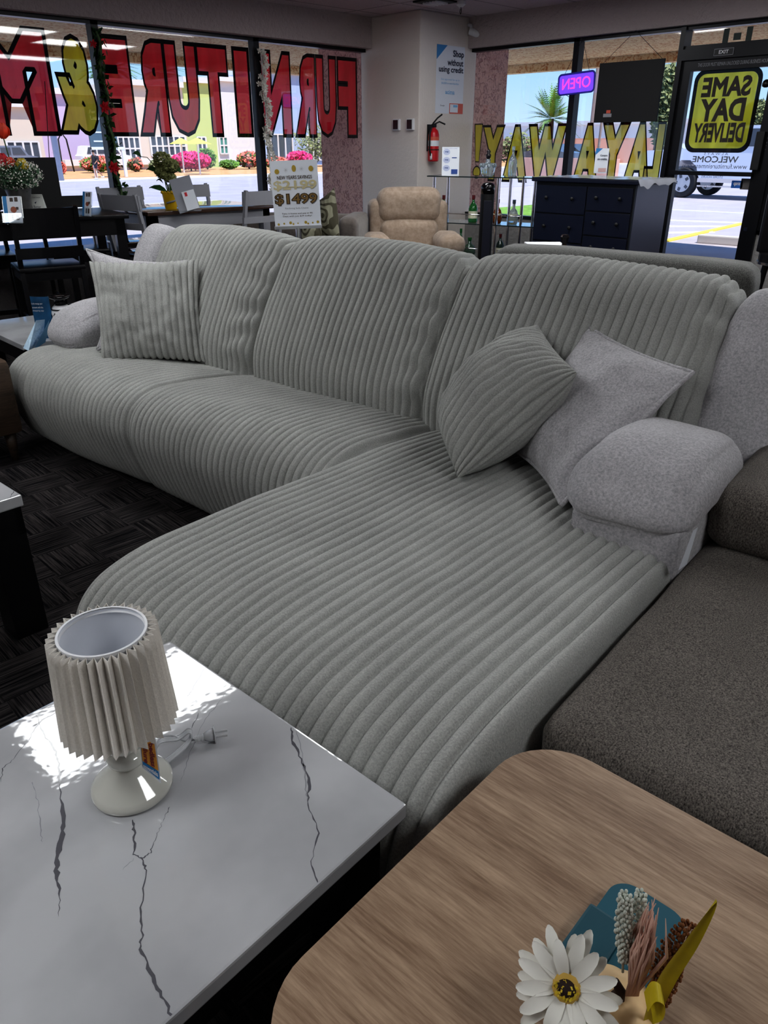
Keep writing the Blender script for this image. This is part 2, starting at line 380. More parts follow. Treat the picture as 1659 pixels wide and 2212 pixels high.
def addtext(mb, s, x, y, w, h, T=None, bold=0, mirror=False, z=0, center=False, **k):
    vs, fs, w, h = textgeo(s, w, h, bold, **k)
    if center: x -= w/2
    if mirror: vs = [(x+w-v[0], y+v[1], z) for v in vs]; fs = [f[::-1] for f in fs]
    else: vs = [(x+v[0], y+v[1], z) for v in vs]
    mb.add(vs, fs, T); return mb
PLY = Rx(PI/2)                       # local xy -> world XZ, facing -Y (left wall, seen from inside)
PLX = Rz(-PI/2) @ Rx(PI/2)           # local xy -> world (-Y, Z), facing -X (right wall, seen from inside)
# ------------------------------------------------------------------ room shell
YL, XR, ZW, ZC = 7.08, 7.38, 2.335, 2.62
X0, Y0 = -3.5, -3.5
o = struct('floor', MB().box((X0-.1, Y0-.1, -.06), (XR, YL, 0)), M['carpet'])
o = struct('ceiling', MB().box((X0-.1, Y0-.1, ZC), (XR+.2, YL+.2, ZC+.06)), M['ceil'])
struct('wall_rear', MB().box((X0-.1, Y0, 0), (X0, YL, ZC)), M['wall'])
struct('wall_side', MB().box((X0, Y0-.1, 0), (XR, Y0, ZC)), M['wall'])
# low walls under the windows, solid ends
struct('wall_left', MB().box((X0, YL-.05, 0), (6.5, YL+.12, .45)).box((X0, YL-.05, .45), (.10, YL+.12, ZW)), M['knee'])
struct('wall_right', MB().box((XR-.05, 3.79, 0), (XR+.12, 6.2, .655)).box((XR-.05, Y0, 0), (XR+.12, 2.84, .68)).box((XR-.05, Y0, .68), (XR+.12, -.5, ZW)), M['knee'])
# header beams over the windows
struct('trim_header_left', MB().box((X0, YL-.16, ZW), (6.5, YL+.2, ZC)), M['header'])
struct('trim_header_right', MB().box((XR-.13, Y0, ZW), (XR+.2, 6.2, ZC)), M['header'])
# corner column, thick pink stucco outside
struct('wall_corner', MB().box((6.5, 6.2, 0), (XR+.02, YL+.02, ZC), b=.012), M['wall'])
struct('wall_pillar', MB().box((6.505, YL+.02, -.05), (8.03, 7.83, 2.6)).box((XR+.02, 6.25, -.05), (8.03, YL+.02, 2.6)), M['pinkst'])
# windows
def frame_mb(lo, hi, axis, w=.032, d=.06, skip=()):
    """ring frame; axis 'Y' = window in an X-Z plane, 'X' = in a Y-Z plane"""
    mb = MB()
    a0, z0 = lo; a1, z1 = hi
    for i_, (p, q) in enumerate((((a0, z0), (a0+w, z1)), ((a1-w, z0), (a1, z1)), ((a0, z0), (a1, z0+w)), ((a0, z1-w), (a1, z1)))):
        if i_ in skip: continue
        if axis == 'Y': mb.box((p[0], YL-d, p[1]), (q[0], YL+.03, q[1]))
        else: mb.box((XR-d, p[0], p[1]), (XR+.03, q[0], q[1]))
    return mb
nwin = 0
def window(lo, hi, axis):
    global nwin; nwin += 1
    mb = MB()
    if axis == 'Y': mb.box((lo[0]+.01, YL-.006, lo[1]+.01), (hi[0]-.01, YL, hi[1]-.01))
    else: mb.box((XR-.006, lo[0]+.01, lo[1]+.01), (XR, hi[0]-.01, hi[1]-.01))
    g = struct('window_%d' % nwin, mb, M['glass'])
    frame_mb(lo, hi, axis, skip=(1,) if abs(hi[0]-6.5) < .01 or abs(hi[0]-6.2) < .01 else ()).build('window_frame', M['frame'], g)
for a, b in ((.10, 1.77), (1.77, 3.41), (3.41, 5.05), (5.05, 6.5)): window((a, .45), (b, ZW), 'Y')
window((4.87, .655), (6.2, ZW), 'X'); window((3.76, .655), (4.87, ZW), 'X')
window((2.80, 2.15), (3.79, ZW), 'X'); window((1.2, .68), (2.80, ZW), 'X'); window((-.5, .68), (1.2, ZW), 'X')
# glass door
d = struct('door_1', MB().box((XR-.05, 3.66, .02), (XR+.01, 3.745, 2.07)).box((XR-.05, 2.86, .02), (XR+.01, 2.95, 2.07)).box((XR-.05, 2.95, 1.985), (XR+.01, 3.66, 2.07)).box((XR-.05, 2.95, .02), (XR+.01, 3.66, .2)), M['frame'])
MB().box((XR-.02, 2.94, .19), (XR-.012, 3.67, 1.99)).build('door_glass', M['glass'], d)
MB().box((XR-.10, 2.93, 1.148), (XR-.03, 3.69, 1.182)).build('push_bar', M['frame'], d)
MB().box((XR-.1, 2.885, 1.20), (XR-.045, 2.955, 1.50), b=.006).build('push_plate', M['blackm'], d)
MB().box((XR-.055, 2.89, .70), (XR-.05, 2.92, .73)).build('lock', M['chrome'], d)
t = addtext(MB(Rz(0)), 'PUSH', 0, 0, .14, .024, T=Tr(XR-.053, 2.872, 1.50) @ PLX @ Rz(-PI/2))
t.build('push_lettering', M['white'], d)
struct('trim_1', MB().box((XR-.08, 3.745, 0), (XR+.05, 3.79, ZW)).box((XR-.08, 2.80, 0), (XR+.05, 2.86, ZW)).box((XR-.08, 2.86, 2.07), (XR+.05, 3.745, 2.155)), M['frame'])
# ceiling lights
LP = []
emi = mat('light_panel_glow', (249, 251, 252), emit=8)
fixed = [(1.4, 3.65), (3.9, 3.65), (3.9, 1.2), (-1.1, 3.65), (1.4, -1.2), (-1.1, 1.2), (5.3, 4.9), (5.3, 2.9), (5.3, .6)]  # panels nearest the corner and left beside the camera: added to brighten those areas
for i, (x, y) in enumerate(fixed):
    t = thing('ceiling_light', 'recessed white fluorescent ceiling light panel, out of the frame above the shop floor', 'light', (x, y, ZC), PI/2, 'recessed ceiling light panels')
    MB().box((-.31, -.61, -.012), (.31, .61, -.001)).build('diffuser', emi, t)
    f = MB()
    for (a, b) in (((-.33, -.63), (-.31, .63)), ((.31, -.63), (.33, .63)), ((-.31, -.63), (.31, -.61)), ((-.31, .61), (.31, .63))): f.box((a[0], a[1], -.02), (b[0], b[1], -.001))
    f.build('light_frame', M['white'], t)
# ceiling vent and sprinkler by the column
p = onZ(948, 3, ZC)
t = thing('ceiling_vent', 'small black framed air vent in the ceiling above the corner column', 'vent', (p.x-.05, p.y, ZC))
MB().box((-.15, -.15, -.015), (.15, .15, -.001)).build('vent_frame', M['blackm'], t)
m = MB()
for k in range(5): m.box((-.08, -.09+k*.04, -.03), (.08, -.07+k*.04, -.012))
m.build('slats', M['white'], t)
p = onZ(996, 2, ZC)
t = thing('smoke_detector', 'white ceiling sensor with a dark hanging hook near the corner column', 'sensor', (p.x, p.y, ZC))
MB().lathe([(.045, -.001), (.045, -.03), (.025, -.045), (.02, -.05)]).build('housing', M['white'], t, 'auto')
MB().tube([(0, 0, -.05), (.008, 0, -.07), (.012, .004, -.09), (0, 0, -.105), (-.012, 0, -.09), (-.006, 0, -.065)], .004, 6).build('hook', M['blackm'], t)
# camera on the wall
t = thing('security_camera', 'white bullet security camera with black lens high on the column', 'camera', (7.24, 6.2, 2.5))
MB().tube([(0, 0, .05), (0, -.04, .04), (0, -.05, 0)], .018, 10).build('bracket', M['white'], t, True)
MB(Tr(0, -.06, -.02) @ Rz(.5) @ Rx(PI/2+.35)).cyl((0, 0, -.03), .035, .12, 20).build('camera_body', M['white'], t, 'auto')
MB(Tr(0, -.06, -.02) @ Rz(.5) @ Rx(PI/2+.35)).cyl((0, 0, .088), .03, .006, 20).build('lens', M['blackm'], t)

# ------------------------------------------------------------------ painted lettering on the left windows (read from outside)
PRED = film('red_window_paint', (255, 48, 62), .1, .7); PYEL = film('yellow_window_paint', (250, 220, 50), .12, .7); PBLK = film('black_window_paint', (22, 20, 24), .04, .1)
def PX(px, py): v = onY(px, py, YL); return v.x, v.z
def letter_poly(mb, pts, z): mb.add([(x, YL+z, y) for x, y in pts], [tuple(range(len(pts)))])
def painted(ch, x0, x1, z0, z1, name, label, fill, grow=.02, plane='Y'):
    """one painted letter, coloured fill with a black outline, mirrored since it is read from outside"""
    c = (x0+x1)/2; w = abs(x1-x0); h = z1-z0
    if plane == 'Y': t = thing(name, label, 'lettering', (c, YL+.004, z0)); T = Tr(-w/2, 0, 0) @ PLY
    else: t = thing(name, label, 'lettering', (XR+.004, c, z0)); T = Tr(0, w/2, 0) @ PLX
    iw, ih = w-2*grow, h-2*grow
    if ch == '!':
        for nm, poly in (('letter_fill', [(w*.12, h), (w*.88, h), (w*.68, h*.36), (w*.32, h*.36)]), ('letter_dot', [(w*(.5+.36*math.cos(a*PI/8)), h*.16+w*.42*math.sin(a*PI/8)) for a in range(16)])):
            MB().sheet(poly[::-1], T=T).build(nm, fill, t)
            cx_ = sum(p[0] for p in poly)/len(poly); cy_ = sum(p[1] for p in poly)/len(poly)
            out = [(cx_+(p[0]-cx_)*1.28, cy_+(p[1]-cy_)*(1.28 if nm == 'letter_dot' else 1.07)) for p in poly]
            ringmb(out, poly, T).build('letter_outline', PBLK, t)
        return t
    addtext(MB(), ch, grow, grow, iw, ih, T=T, bold=.085, mirror=True).build('letter_fill', fill, t)
    vs, fs = outlinegeo(ch, iw, ih, .085, .02)
    MB().add([(grow+iw-x, grow+y, z+.004) for x, y, z in vs], fs, T).build('letter_outline', PBLK, t)
    return t
ZT, ZB = 2.24, 1.475
for ch, x0, x1, lb in (('M', 2.36, 3.0, 'huge red painted letter M on the leftmost window pane'),
                       ('E', 3.44, 3.72, 'huge red painted letter E beside the leafy garland'),
                       ('R', 3.74, 4.06, 'huge red painted letter R right after the E on the window'),
                       ('U', 4.06, 4.40, 'huge red painted letter U between the R and the T'),
                       ('T', 4.40, 4.74, 'huge red painted letter T on the window'),
                       ('I', 4.80, 4.99, 'narrow red painted letter I left of the white garland'),
                       ('N', 5.12, 5.50, 'huge red painted letter N right of the white garland'),
                       ('R', 5.53, 5.83, 'second red painted letter R, near the window corner'),
                       ('U', 5.83, 6.12, 'second red painted letter U, next to the last letter F'),
                       ('F', 6.13, 6.42, 'huge red painted letter F, rightmost of the red lettering')):
    painted(ch, x0, x1, ZB, ZT, 'painted_letter', lb, PRED, .008)
painted('&', 3.0, 3.37, ZB, ZT-.02, 'painted_ampersand', 'huge yellow painted ampersand between the red letters M and E', PYEL, .01)
# yellow letters low on the right windows : reads LAYAWAY! from outside
PY2 = film('olive_yellow_window_paint', (240, 222, 60), .22)
for ch, y0, y1, lb in (('!', 6.17, 6.04, 'yellow painted exclamation mark at the left end of the right window'),
                       ('Y', 6.05, 5.72, 'yellow painted letter Y next to the exclamation mark'),
                       ('A', 5.74, 5.38, 'yellow painted letter A behind the glass bottle on the shelf'),
                       ('W', 5.42, 4.92, 'yellow painted letter W left of the window post'),
                       ('A', 4.82, 4.50, 'yellow painted letter A just right of the window post'),
                       ('Y', 4.52, 4.20, 'yellow painted letter Y below the hanging black board'),
                       ('A', 4.24, 3.93, 'yellow painted letter A near the door, right part of the word'),
                       ('L', 4.02, 3.83, 'yellow painted letter L, nearest the door frame')):
    painted(ch, y0, y1, 1.02, 1.6, 'painted_letter', lb, PY2, .015, 'X')

# ------------------------------------------------------------------ signs on the door
def rrect(w, h, r, n=6, cx=0, cy=0):
    pts = []
    for (sx, sy, a0) in ((1, 1, 0), (-1, 1, 90), (-1, -1, 180), (1, -1, 270)):
        for k in range(n+1):
            a = math.radians(a0+90*k/n); pts.append((cx+sx*(w/2-r)+r*math.cos(a), cy+sy*(h/2-r)+r*math.sin(a)))
    return pts
SX = XR-.024
yc, zc = 3.325, 1.665
t = thing('delivery_sign', 'yellow and black painted SAME DAY DELIVERY sign on the glass door, mirrored', 'sign', (SX+.008, yc, zc))
T = PLX
ringmb(rrect(.60, .66, .09), rrect(.53, .59, .07), T=T).build('sign_border', PBLK, t)
MB().sheet(rrect(.53, .59, .07), T=Tr(-.001, 0, 0) @ T).build('sign_field', film('acid_yellow_paint', (255, 252, 70), .1, .8), t)
m = MB()
boldtext(m, 'SAME', 0, .12, .42, .14, T=Tr(-.003, 0, 0) @ T, th=.04, mirror=True, center=True)
boldtext(m, 'DAY', 0, -.07, .38, .16, T=Tr(-.003, 0, 0) @ T, th=.045, mirror=True, center=True)
boldtext(m, 'DELIVERY', 0, -.24, .45, .14, T=Tr(-.003, 0, 0) @ T, th=.04, mirror=True, center=True)
m.build('sign_lettering', mat('dark_brown_paint', (44, 34, 26), .6), t)
m = MB()
t = thing('door_lettering', 'dark mirrored WELCOME lettering with web address on the door glass', 'lettering', (SX, 3.31, 1.2))
addtext(m, 'A L W A Y S', 0, .115, .22, .02, T=T, mirror=True, center=True)
boldtext(m, 'WELCOME', 0, .055, .42, .05, T=T, th=.02, mirror=True, center=True)
addtext(m, 'www.furnitureinmesa.com', 0, .005, .60, .04, T=T, mirror=True, center=True)
addtext(m, 'STORE HOURS', 0, -.075, .2, .02, T=T, mirror=True, center=True)
addtext(m, 'OPEN 7 DAYS A WEEK', 0, -.15, .2, .014, T=T, mirror=True, center=True)
m.build('lettering', mat('grey_vinyl', (98, 104, 118), .6), t)
t = thing('payment_sticker', 'small blue sticker with mirrored white lettering low on the door glass', 'sticker', (SX, 3.07, 1.08))
MB().sheet(rrect(.10, .062, .005), T=T).build('sticker', film('blue_sticker', (60, 120, 200), .02, .5), t)
addtext(MB(), 'snap', 0, -.016, .06, .032, T=Tr(-.002, 0, 0) @ T, bold=.03, mirror=True, center=True).build('sticker_lettering', M['white'], t)
t = thing('notice_sticker', 'grey rectangular notice sticker beside the blue one on the door', 'sticker', (SX, 2.995, 1.085))
MB().sheet(rrect(.085, .09, .003), T=T).build('sticker', mat('grey_sticker', (92, 88, 88), .7), t)
t = thing('exit_sign', 'small black plate reading EXIT in white letters above the door', 'sign', (XR-.082, 3.37, 2.113))
MB().box((-.16/2*0-.004, -.085, -.026), (0, .085, .026)).build('plate', mat('plate_black', (16, 16, 18), .4), t)
b_ = MB()
for (a, c) in (((-.085, -.026), (-.082, .026)), ((.082, -.026), (.085, .026)), ((-.085, .023), (.085, .026)), ((-.085, -.026), (.085, -.023))): b_.box((-.006, a[0], a[1]), (-.004, c[0], c[1]))
b_.build('plate_border', M['greyw'], t)
addtext(MB(), 'EXIT', 0, -.013, .085, .027, T=Tr(-.006, 0, 0) @ PLX, bold=.02, center=True).build('sign_lettering', M['white'], t)
t = thing('door_notice', 'white line of capitals above the door glass about staying unlocked in business hours', 'lettering', (XR-.052, 3.29, 2.015))
addtext(MB(), 'THIS DOOR MUST REMAIN UNLOCKED DURING BUSINESS HOURS', 0, 0, .62, .028, T=PLX, center=True).build('lettering', M['greyw'], t)
t = thing('transom_number', 'dark mirrored address figures on the glass over the door', 'lettering', (XR-.008, 3.33, 2.2))
m = MB()
for (a, b) in (((1559, 95), (1577, 61)), ((1609, 91), (1628, 56)), ((1583, 87), (1602, 70))):
    q0 = onX(a[0], a[1], XR-.01); q1 = onX(b[0], b[1], XR-.01)
    m.sheet([(-q0.y+3.33, q0.z-2.2), (-q1.y+3.33, q0.z-2.2), (-q1.y+3.33, q1.z-2.2), (-q0.y+3.33, q1.z-2.2)], T=T)
m.build('figures', mat('dark_green_vinyl', (52, 62, 58), .6), t)
t = thing('door_bell', 'small round dark door bell hung beside the yellow sign', 'bell', (XR-.06, 2.97, 1.86))
MB().lathe([(.01, .03), (.025, .02), (.032, 0), (.03, -.02), (.012, -.03)], n=16).build('bell_body', mat('dark_metal', (40, 38, 36), .3, metal=.8), t, True)

# OPEN sign
pc = onX(1246, 180, 7.28)
t = thing('open_sign', 'glowing purple and pink OPEN sign hung in the window, seen from behind', 'sign', (7.28, pc.y, pc.z-.085))
T = Rx(0) @ PLX
TT = Tr(0, 0, .085) @ T @ Rz(.05)
MB().prism(rrect(.40, .165, .03), .018, T=Tr(.01, 0, 0) @ TT).build('sign_panel', mat('violet_glow_panel', (112, 70, 240), .4, emit=.75), t)
rim = MB()
pts = [TT @ Vector((x, y, .012)) for x, y in rrect(.41, .175, .034)]; rim.tube(pts+[pts[0]], .009, 8)
rim.build('sign_rim', mat('deep_blue_plastic', (40, 40, 130), .4, emit=.3), t, True)
addtext(MB(), 'OPEN', 0, -.045, .32, .095, T=Tr(-.012, 0, 0) @ TT, mirror=True, center=True).build('sign_lettering', mat('pink_neon_glow', (250, 60, 150), .4, emit=1.3), t)
MB().tube([TT @ Vector((-.14, .09, .01)), (0, -.02, ZW-.02-pc.z+.085)], .002, 5).tube([TT @ Vector((.14, .09, .01)), (0, -.02, ZW-.02-pc.z+.085)], .002, 5).build('hanging_wire', M['blackm'], t)
MB().tube([TT @ Vector((-.12, -.085, .01)), TT @ Vector((-.08, -.11, .01)), TT @ Vector((0, -.1, .01)), TT @ Vector((.02, -.08, .01))], .003, 5).build('cord', M['blackm'], t)
# hanging black board
a = onX(1296, 137, 7.26); b = onX(1436, 128, 7.26); c_ = onX(1284, 265, 7.26); e_ = onX(1417, 262, 7.26)
t = thing('hanging_board', 'large black rectangular board hung by two cords in the right window', 'board', (7.26, (a.y+b.y)/2, c_.z))
w = a.y-b.y; h = a.z-c_.z
MB().box((0, -w/2, 0), (.02, w/2, h)).build('panel', M['blackm'], t)
m = MB().sheet([(-w/2+.10, .045), (-w/2+.19, .045), (-w/2+.19, .075), (-w/2+.10, .075)], T=Tr(-.002, 0, 0) @ PLX); m.build('grey_label', M['greyw'], t)
m = MB().sheet([(-w/2+.13, .078), (-w/2+.175, .078), (-w/2+.175, .105), (-w/2+.13, .105)], T=Tr(-.002, 0, 0) @ PLX); m.build('red_label', M['orange'], t)
MB().tube([(.01, w/2-.03, h), (.01, 0, ZW-c_.z)], .002, 5).tube([(.01, -w/2+.03, h), (.01, 0, ZW-c_.z)], .002, 5).build('hanging_cord', M['blackm'], t)

# ------------------------------------------------------------------ column fittings
YC = 6.2
def posterbox(c, w, h, name, label, cat, mt=None):
    t = thing(name, label, cat, c); MB().box((-w/2, -.003, 0), (w/2, -.001, h)).build('sheet', mt or M['paper'], t); return t
t = posterbox((6.975, YC, 1.705), .45, .635, 'credit_poster', 'tall white poster reading Shop without using credit on the column', 'poster')
m = MB().sheet([(-.225, .635), (-.225, .50), (-.06, .635)], T=Tr(0, -.005, 0) @ PLY); m.build('blue_corner', M['blue'], t)
m = MB(); TP = Tr(0, -.006, 0) @ PLY
boldtext(m, 'Shop', .035, .52, .17, .075, T=TP, th=.025); boldtext(m, 'without', -.05, .455, .25, .055, T=TP, th=.025); boldtext(m, 'using credit', -.185, .375, .39, .068, T=TP, th=.025)
m.build('headline', M['txt'], t)
m = MB(); addtext(m, 'Get approved for up to', 0, .31, .30, .022, T=TP, center=True); addtext(m, '$4,000 in merchandise', 0, .275, .28, .022, T=TP, center=True); addtext(m, 'acima', 0, .185, .15, .04, T=TP, bold=.02, center=True)
m.build('small_print', M['ltblue'], t)
m = MB().sheet([(0, 0), (.225, 0), (.225, .1), (0, .1)], T=Tr(0, -.005, 0) @ PLY); m.build('orange_corner', M['orange'], t)
m = MB().sheet([(.01, .012), (.14, .012), (.14, .092), (.01, .092)], T=TP); m.build('inset_box', M['paper'], t)
m = MB().sheet([(.06, .062), (.13, .062), (.13, .085), (.06, .085)], T=Tr(0, -.008, 0) @ PLY); m.build('inset_blue_bar', M['ltblue'], t)
m = MB(); addtext(m, 'Google', -.15, .065, .07, .018, T=TP); m.build('store_badge_text', M['txt'], t)
# extinguisher
t = thing('fire_extinguisher', 'red fire extinguisher with black hose hung on the column corner', 'extinguisher', (6.66, YC-.075, 1.235))
MB().lathe([(.05, 0), (.058, .01), (.058, .26), (.045, .30), (.02, .32), (.018, .34)], n=24).build('cylinder', M['red'], t, 'auto')
MB().lathe([(.0585, .15), (.0585, .24)], n=24, cap=False).build('label_band', M['paper'], t, 'auto')
MB().lathe([(.0587, .205), (.0587, .24)], n=24, cap=False).build('label_red', M['orange'], t, 'auto')
MB().box((-.02, -.02, .33), (.02, .02, .365), b=.004).build('valve', M['blackm'], t)
MB().tube([(0, 0, .36), (.05, -.03, .385), (.11, -.06, .36)], .008, 6).build('handle', M['blackm'], t, True)
MB().tube([(-.02, 0, .365), (.03, -.02, .42), (.08, -.04, .455)], .008, 6).build('lever', M['blackm'], t, True)
MB().tube([(-.01, -.01, .35), (-.06, -.02, .34), (-.085, -.02, .27), (-.085, -.02, .12), (-.06, -.02, .05)], .009, 8).build('hose', M['blackm'], t, True)
MB().tube([(-.06, -.02, .08), (-.055, -.02, .02)], [.012, .014], 8).build('nozzle', M['white'], t, True)
MB().lathe([(.061, .11), (.061, .12)], n=24).build('strap', M['blackm'], t)
MB().box((-.03, .06, .1), (.03, .075, .36)).build('wall_bracket', M['blackm'], t)
for y, lb in ((6.517, 'white framed dark wall switch box on the column, left of the pair'), (6.306, 'white framed dark wall switch box on the column, right of the pair')):
    t = thing('wall_switch', lb, 'switch', (6.5, y, 1.595), 0, 'two wall boxes on the column')
    MB().box((-.03, -.05, -.055), (-.001, .05, .055), b=.006).build('box', M['white'], t)
    MB().box((-.033, -.032, -.045), (-.029, .04, .045)).build('dark_window', mat('dark_red_window', (38, 16, 18), .2), t)

# ------------------------------------------------------------------ garlands on the window posts
def flower(mb, c, r, n, T=None, seed=0, up=(0, -1, 0), cup=.35):
    R = random.Random(seed); upv = Vector(up).normalized(); u = upv.orthogonal().normalized(); w = upv.cross(u)
    for ring in range(2):
        for k in range(n):
            a = 2*PI*(k+.5*ring)/n+R.uniform(-.15, .15); d = u*math.cos(a)+w*math.sin(a); s = d.cross(upv)
            rr = r*(1-.35*ring)*R.uniform(.85, 1.1); c0 = Vector(c)+upv*.01*ring
            tip = c0+d*rr+upv*rr*cup*(1+ring)
            mb.add([c0, c0+d*rr*.55+s*rr*.28+upv*rr*cup*.3, tip, c0+d*rr*.55-s*rr*.28+upv*rr*cup*.3], [(0, 1, 2, 3)], T)
x = 3.41; pts = [(x+.02*math.sin(k*1.3), YL-.09, 2.25-k*.078) for k in range(18)]
t = thing('leaf_garland', 'dark leafy garland with red flowers climbing the left window post', 'garland', (0, 0, 0))
MB().tube(pts, .012, 6).build('vine', M['stem'], t)
m = MB()
for i, p in enumerate(pts): m.leaves(p, (.06, .03, .05), 9, .035, i, .3, .55)
m.build('foliage', M['leafd'], t); tag(kids(t)[-1], kind='stuff')
for (px, py, r, n, mm) in ((225, 232, .06, 6, 'petalred'), (245, 363, .06, 6, 'petalred'), (200, 95, .04, 5, 'petalred')):
    q = onY(px, py, YL-.13); flower(fm := MB(), q, r, n, seed=px); fm.build('red_flower', M[mm], t)
m = MB(); R = random.Random(3)
for k in range(110):
    f = k/110; q = Vector((5.07+.02*math.sin(f*20)+R.uniform(-.03, .03)+.05*f, YL-.1+R.uniform(-.03, .03), 2.22-f*1.36)); flower(m, q, .035, 5, seed=k, up=(R.uniform(-.8, .8), -1, R.uniform(-.5, .5)), cup=.5)
t = thing('white_garland', 'white flower garland hanging down the middle window post', 'garland', (0, 0, 0))
m.build('blossoms', M['petalwh'], t); tag(kids(t)[-1], kind='stuff')
MB().tube([(5.07+.05*k/10, YL-.1, 2.24-1.38*k/10) for k in range(11)], .008, 6).build('cord', M['white'], t)
# ------------------------------------------------------------------ outdoors
GZ = -.05
M['pave'] = mat('sunlit_pavement', (180, 172, 177), .95, bump=.5, bscale=30, var=.06, vscale=1.5)
M['road'] = mat('pale_asphalt', (172, 166, 174), .95, bump=.5, bscale=30, var=.08, vscale=1)
M['gravel'] = mat('tan_gravel', (214, 160, 112), 1, bump=1, bscale=20, var=.15, vscale=3)
M['concrete'] = mat('pale_concrete', (206, 202, 202), .95)
M['bwhite'] = mat('white_painted_stucco', (226, 222, 220), .9, bump=.3, bscale=5)
M['lilac'] = mat('lilac_painted_stucco', (206, 184, 212), .9, bump=.3, bscale=5)
M['cream'] = mat('cream_painted_stucco', (222, 206, 190), .9, bump=.3, bscale=5)
M['bgreen'] = mat('lime_painted_wall', (196, 208, 130), .9)
M['palepink'] = mat('pale_pink_wall', (222, 170, 150), .9, bump=.3, bscale=5)
M['bblue'] = mat('pale_blue_siding', (170, 186, 214), .9)
M['darkwin'] = mat('dark_window_pane', (74, 80, 92), .15)
M['tealwin'] = mat('teal_window_pane', (90, 150, 140), .2)
M['grass'] = mat('lawn_grass', (120, 160, 60), .9, bump=1, bscale=60, var=.3, vscale=6)
struct('ground', MB().box((-30, YL+.12, -.3), (150, 160, GZ)).box((XR+.12, -60, -.3), (150, YL+.12, GZ)), M['pave'])
struct('road', MB().box((-30, 19, GZ), (70, 32.3, GZ+.01)), M['road'])
struct('kerb', MB().box((-30, 32.3, GZ), (70, 32.6, GZ+.12)).box((-30, 18.7, GZ), (12, 19, GZ+.1)), M['concrete'])
struct('sidewalk', MB().box((-30, 32.6, GZ), (70, 34.5, GZ+.12)), M['concrete'])
struct('gravel_bed', MB().box((-30, 34.5, GZ), (70, 46, GZ+.14)), M['gravel'])
# canopy over the shop front
struct('canopy', MB().box((-12, YL+.2, 2.62), (12.15, 12.1, 3.0)).box((XR+.2, -12, 2.62), (12.15, YL+.2, 3.0)).box((-12, 11.9, 2.50), (12.15, 12.1, 2.62)).box((11.95, -12, 2.50), (12.15, 12.1, 2.62)), M['soffit'])
# parking lot lines
m = MB(); yel = mat('yellow_road_paint', (236, 214, 90), .9)
def stripe(mb, p, q, w=.1, h=.012):
    d = q-p; mb.box((0, -w/2, GZ-.01), (d.length, w/2, GZ+h), T=Tr(p.x, p.y, 0) @ Rz(math.atan2(d.y, d.x)))
a = onZ(1437, 519, GZ+.022); b = onZ(1606, 481, GZ+.022); stripe(m, a, b, .13, .02); tag(m.build('yellow_parking_line', yel), 'diagonal yellow parking line on the pavement outside the door', 'road marking')
for i, (p, q, lb) in enumerate((((1440, 452), (1625, 461), 'white line across the parking lot, farthest from the door'), ((1440, 475), (1610, 481), 'white parking line in the lot, ending at the yellow line'), ((1440, 488), (1580, 488), 'white parking line crossing below the farther one'), ((1440, 502), (1540, 500), 'short white parking line nearest the door'))):
    m = MB(); stripe(m, onZ(*p, GZ+.012), onZ(*q, GZ+.012), .14); tag(m.build('white_parking_line', mat('white_road_paint', (250, 250, 250), .9)), lb, 'road marking', 'parking lines outside the door')
a = onZ(1508, 524, GZ); b = onZ(1640, 534, GZ)
t = thing('parking_stop', 'low grey concrete parking stop outside the glass door', 'parking stop', (0, 0, 0))
m = MB(); d_ = (b-a).normalized(); ang = math.atan2(d_.y, d_.x)
m.box((0, -.08, 0), ((b-a).length+.4, .08, .13), T=Tr(a.x, a.y, GZ) @ Rz(ang), b=.02); m.build('stop_block', M['concrete'], t)
tag(MB().box((14.2, 9.6, GZ), (17.6, 12.6, GZ+.03)).build('lawn', M['grass']), 'strip of bright green lawn seen through the glass shelf', 'grass', kind='stuff')

def facade(name, label, cat, Y, rx, m_, wins=(), depth=6, base=None, extra=()):
    """rx in pixels: x0,y_top,x1"""
    p = onY(rx[0], 300, Y); q = onY(rx[2], 300, Y); p.z = onY((rx[0]+rx[2])/2, rx[1], Y).z
    t = thing(name, label, cat, ((p.x+q.x)/2, Y, GZ))
    cx = (p.x+q.x)/2
    MB().box((p.x-cx, 0, 0), (q.x-cx, depth, p.z-GZ)).build('wall', m_, t)
    MB().box((p.x-cx, -.25, p.z-GZ), (q.x-cx, depth, p.z-GZ+.3)).build('roof_fascia', M['bwhite'], t)
    for (x0, y0, x1, y1, mm, nv, nh) in wins:
        u = onY(x0, y0, Y); v = onY(x1, y1, Y); z0 = max(GZ, v.z); 
        w = MB().box((u.x-cx, -.06, z0-GZ), (v.x-cx, 0, u.z-GZ)).build('window', mm, t)
        f = MB()
        for k in range(nv+1):
            xx = u.x-cx+(v.x-u.x)*k/nv; f.box((xx-.05, -.12, z0-GZ), (xx+.05, -.05, u.z-GZ))
        for k in range(nh+1):
            zz = z0-GZ+(u.z-z0)*k/nh; f.box((u.x-cx, -.11, zz-.04), (v.x-cx, -.052, zz+.04))
        f.build('window_bars', M['bwhite'], w)
    return t
BY = 47.0
facade('storefront_building', 'pale cream storefront across the road with dark glass front, far left', 'building', BY, (-120, 230, 92), M['cream'], [(12, 306, 88, 343, M['darkwin'], 4, 1)])
facade('lilac_building', 'plain lilac painted building across the road', 'building', BY, (92, 205, 234), M['lilac'])
facade('office_building', 'cream office building with dark window bays behind the umbrellas', 'building', BY, (234, 186, 404), M['cream'], [(240, 296, 305, 345, M['darkwin'], 5, 2), (322, 294, 402, 336, M['darkwin'], 6, 2)])
facade('cafe_building', 'lime and teal fronted building beside the yellow umbrellas', 'building', BY, (404, 180, 468), M['bgreen'], [(424, 296, 446, 335, M['darkwin'], 2, 1)])
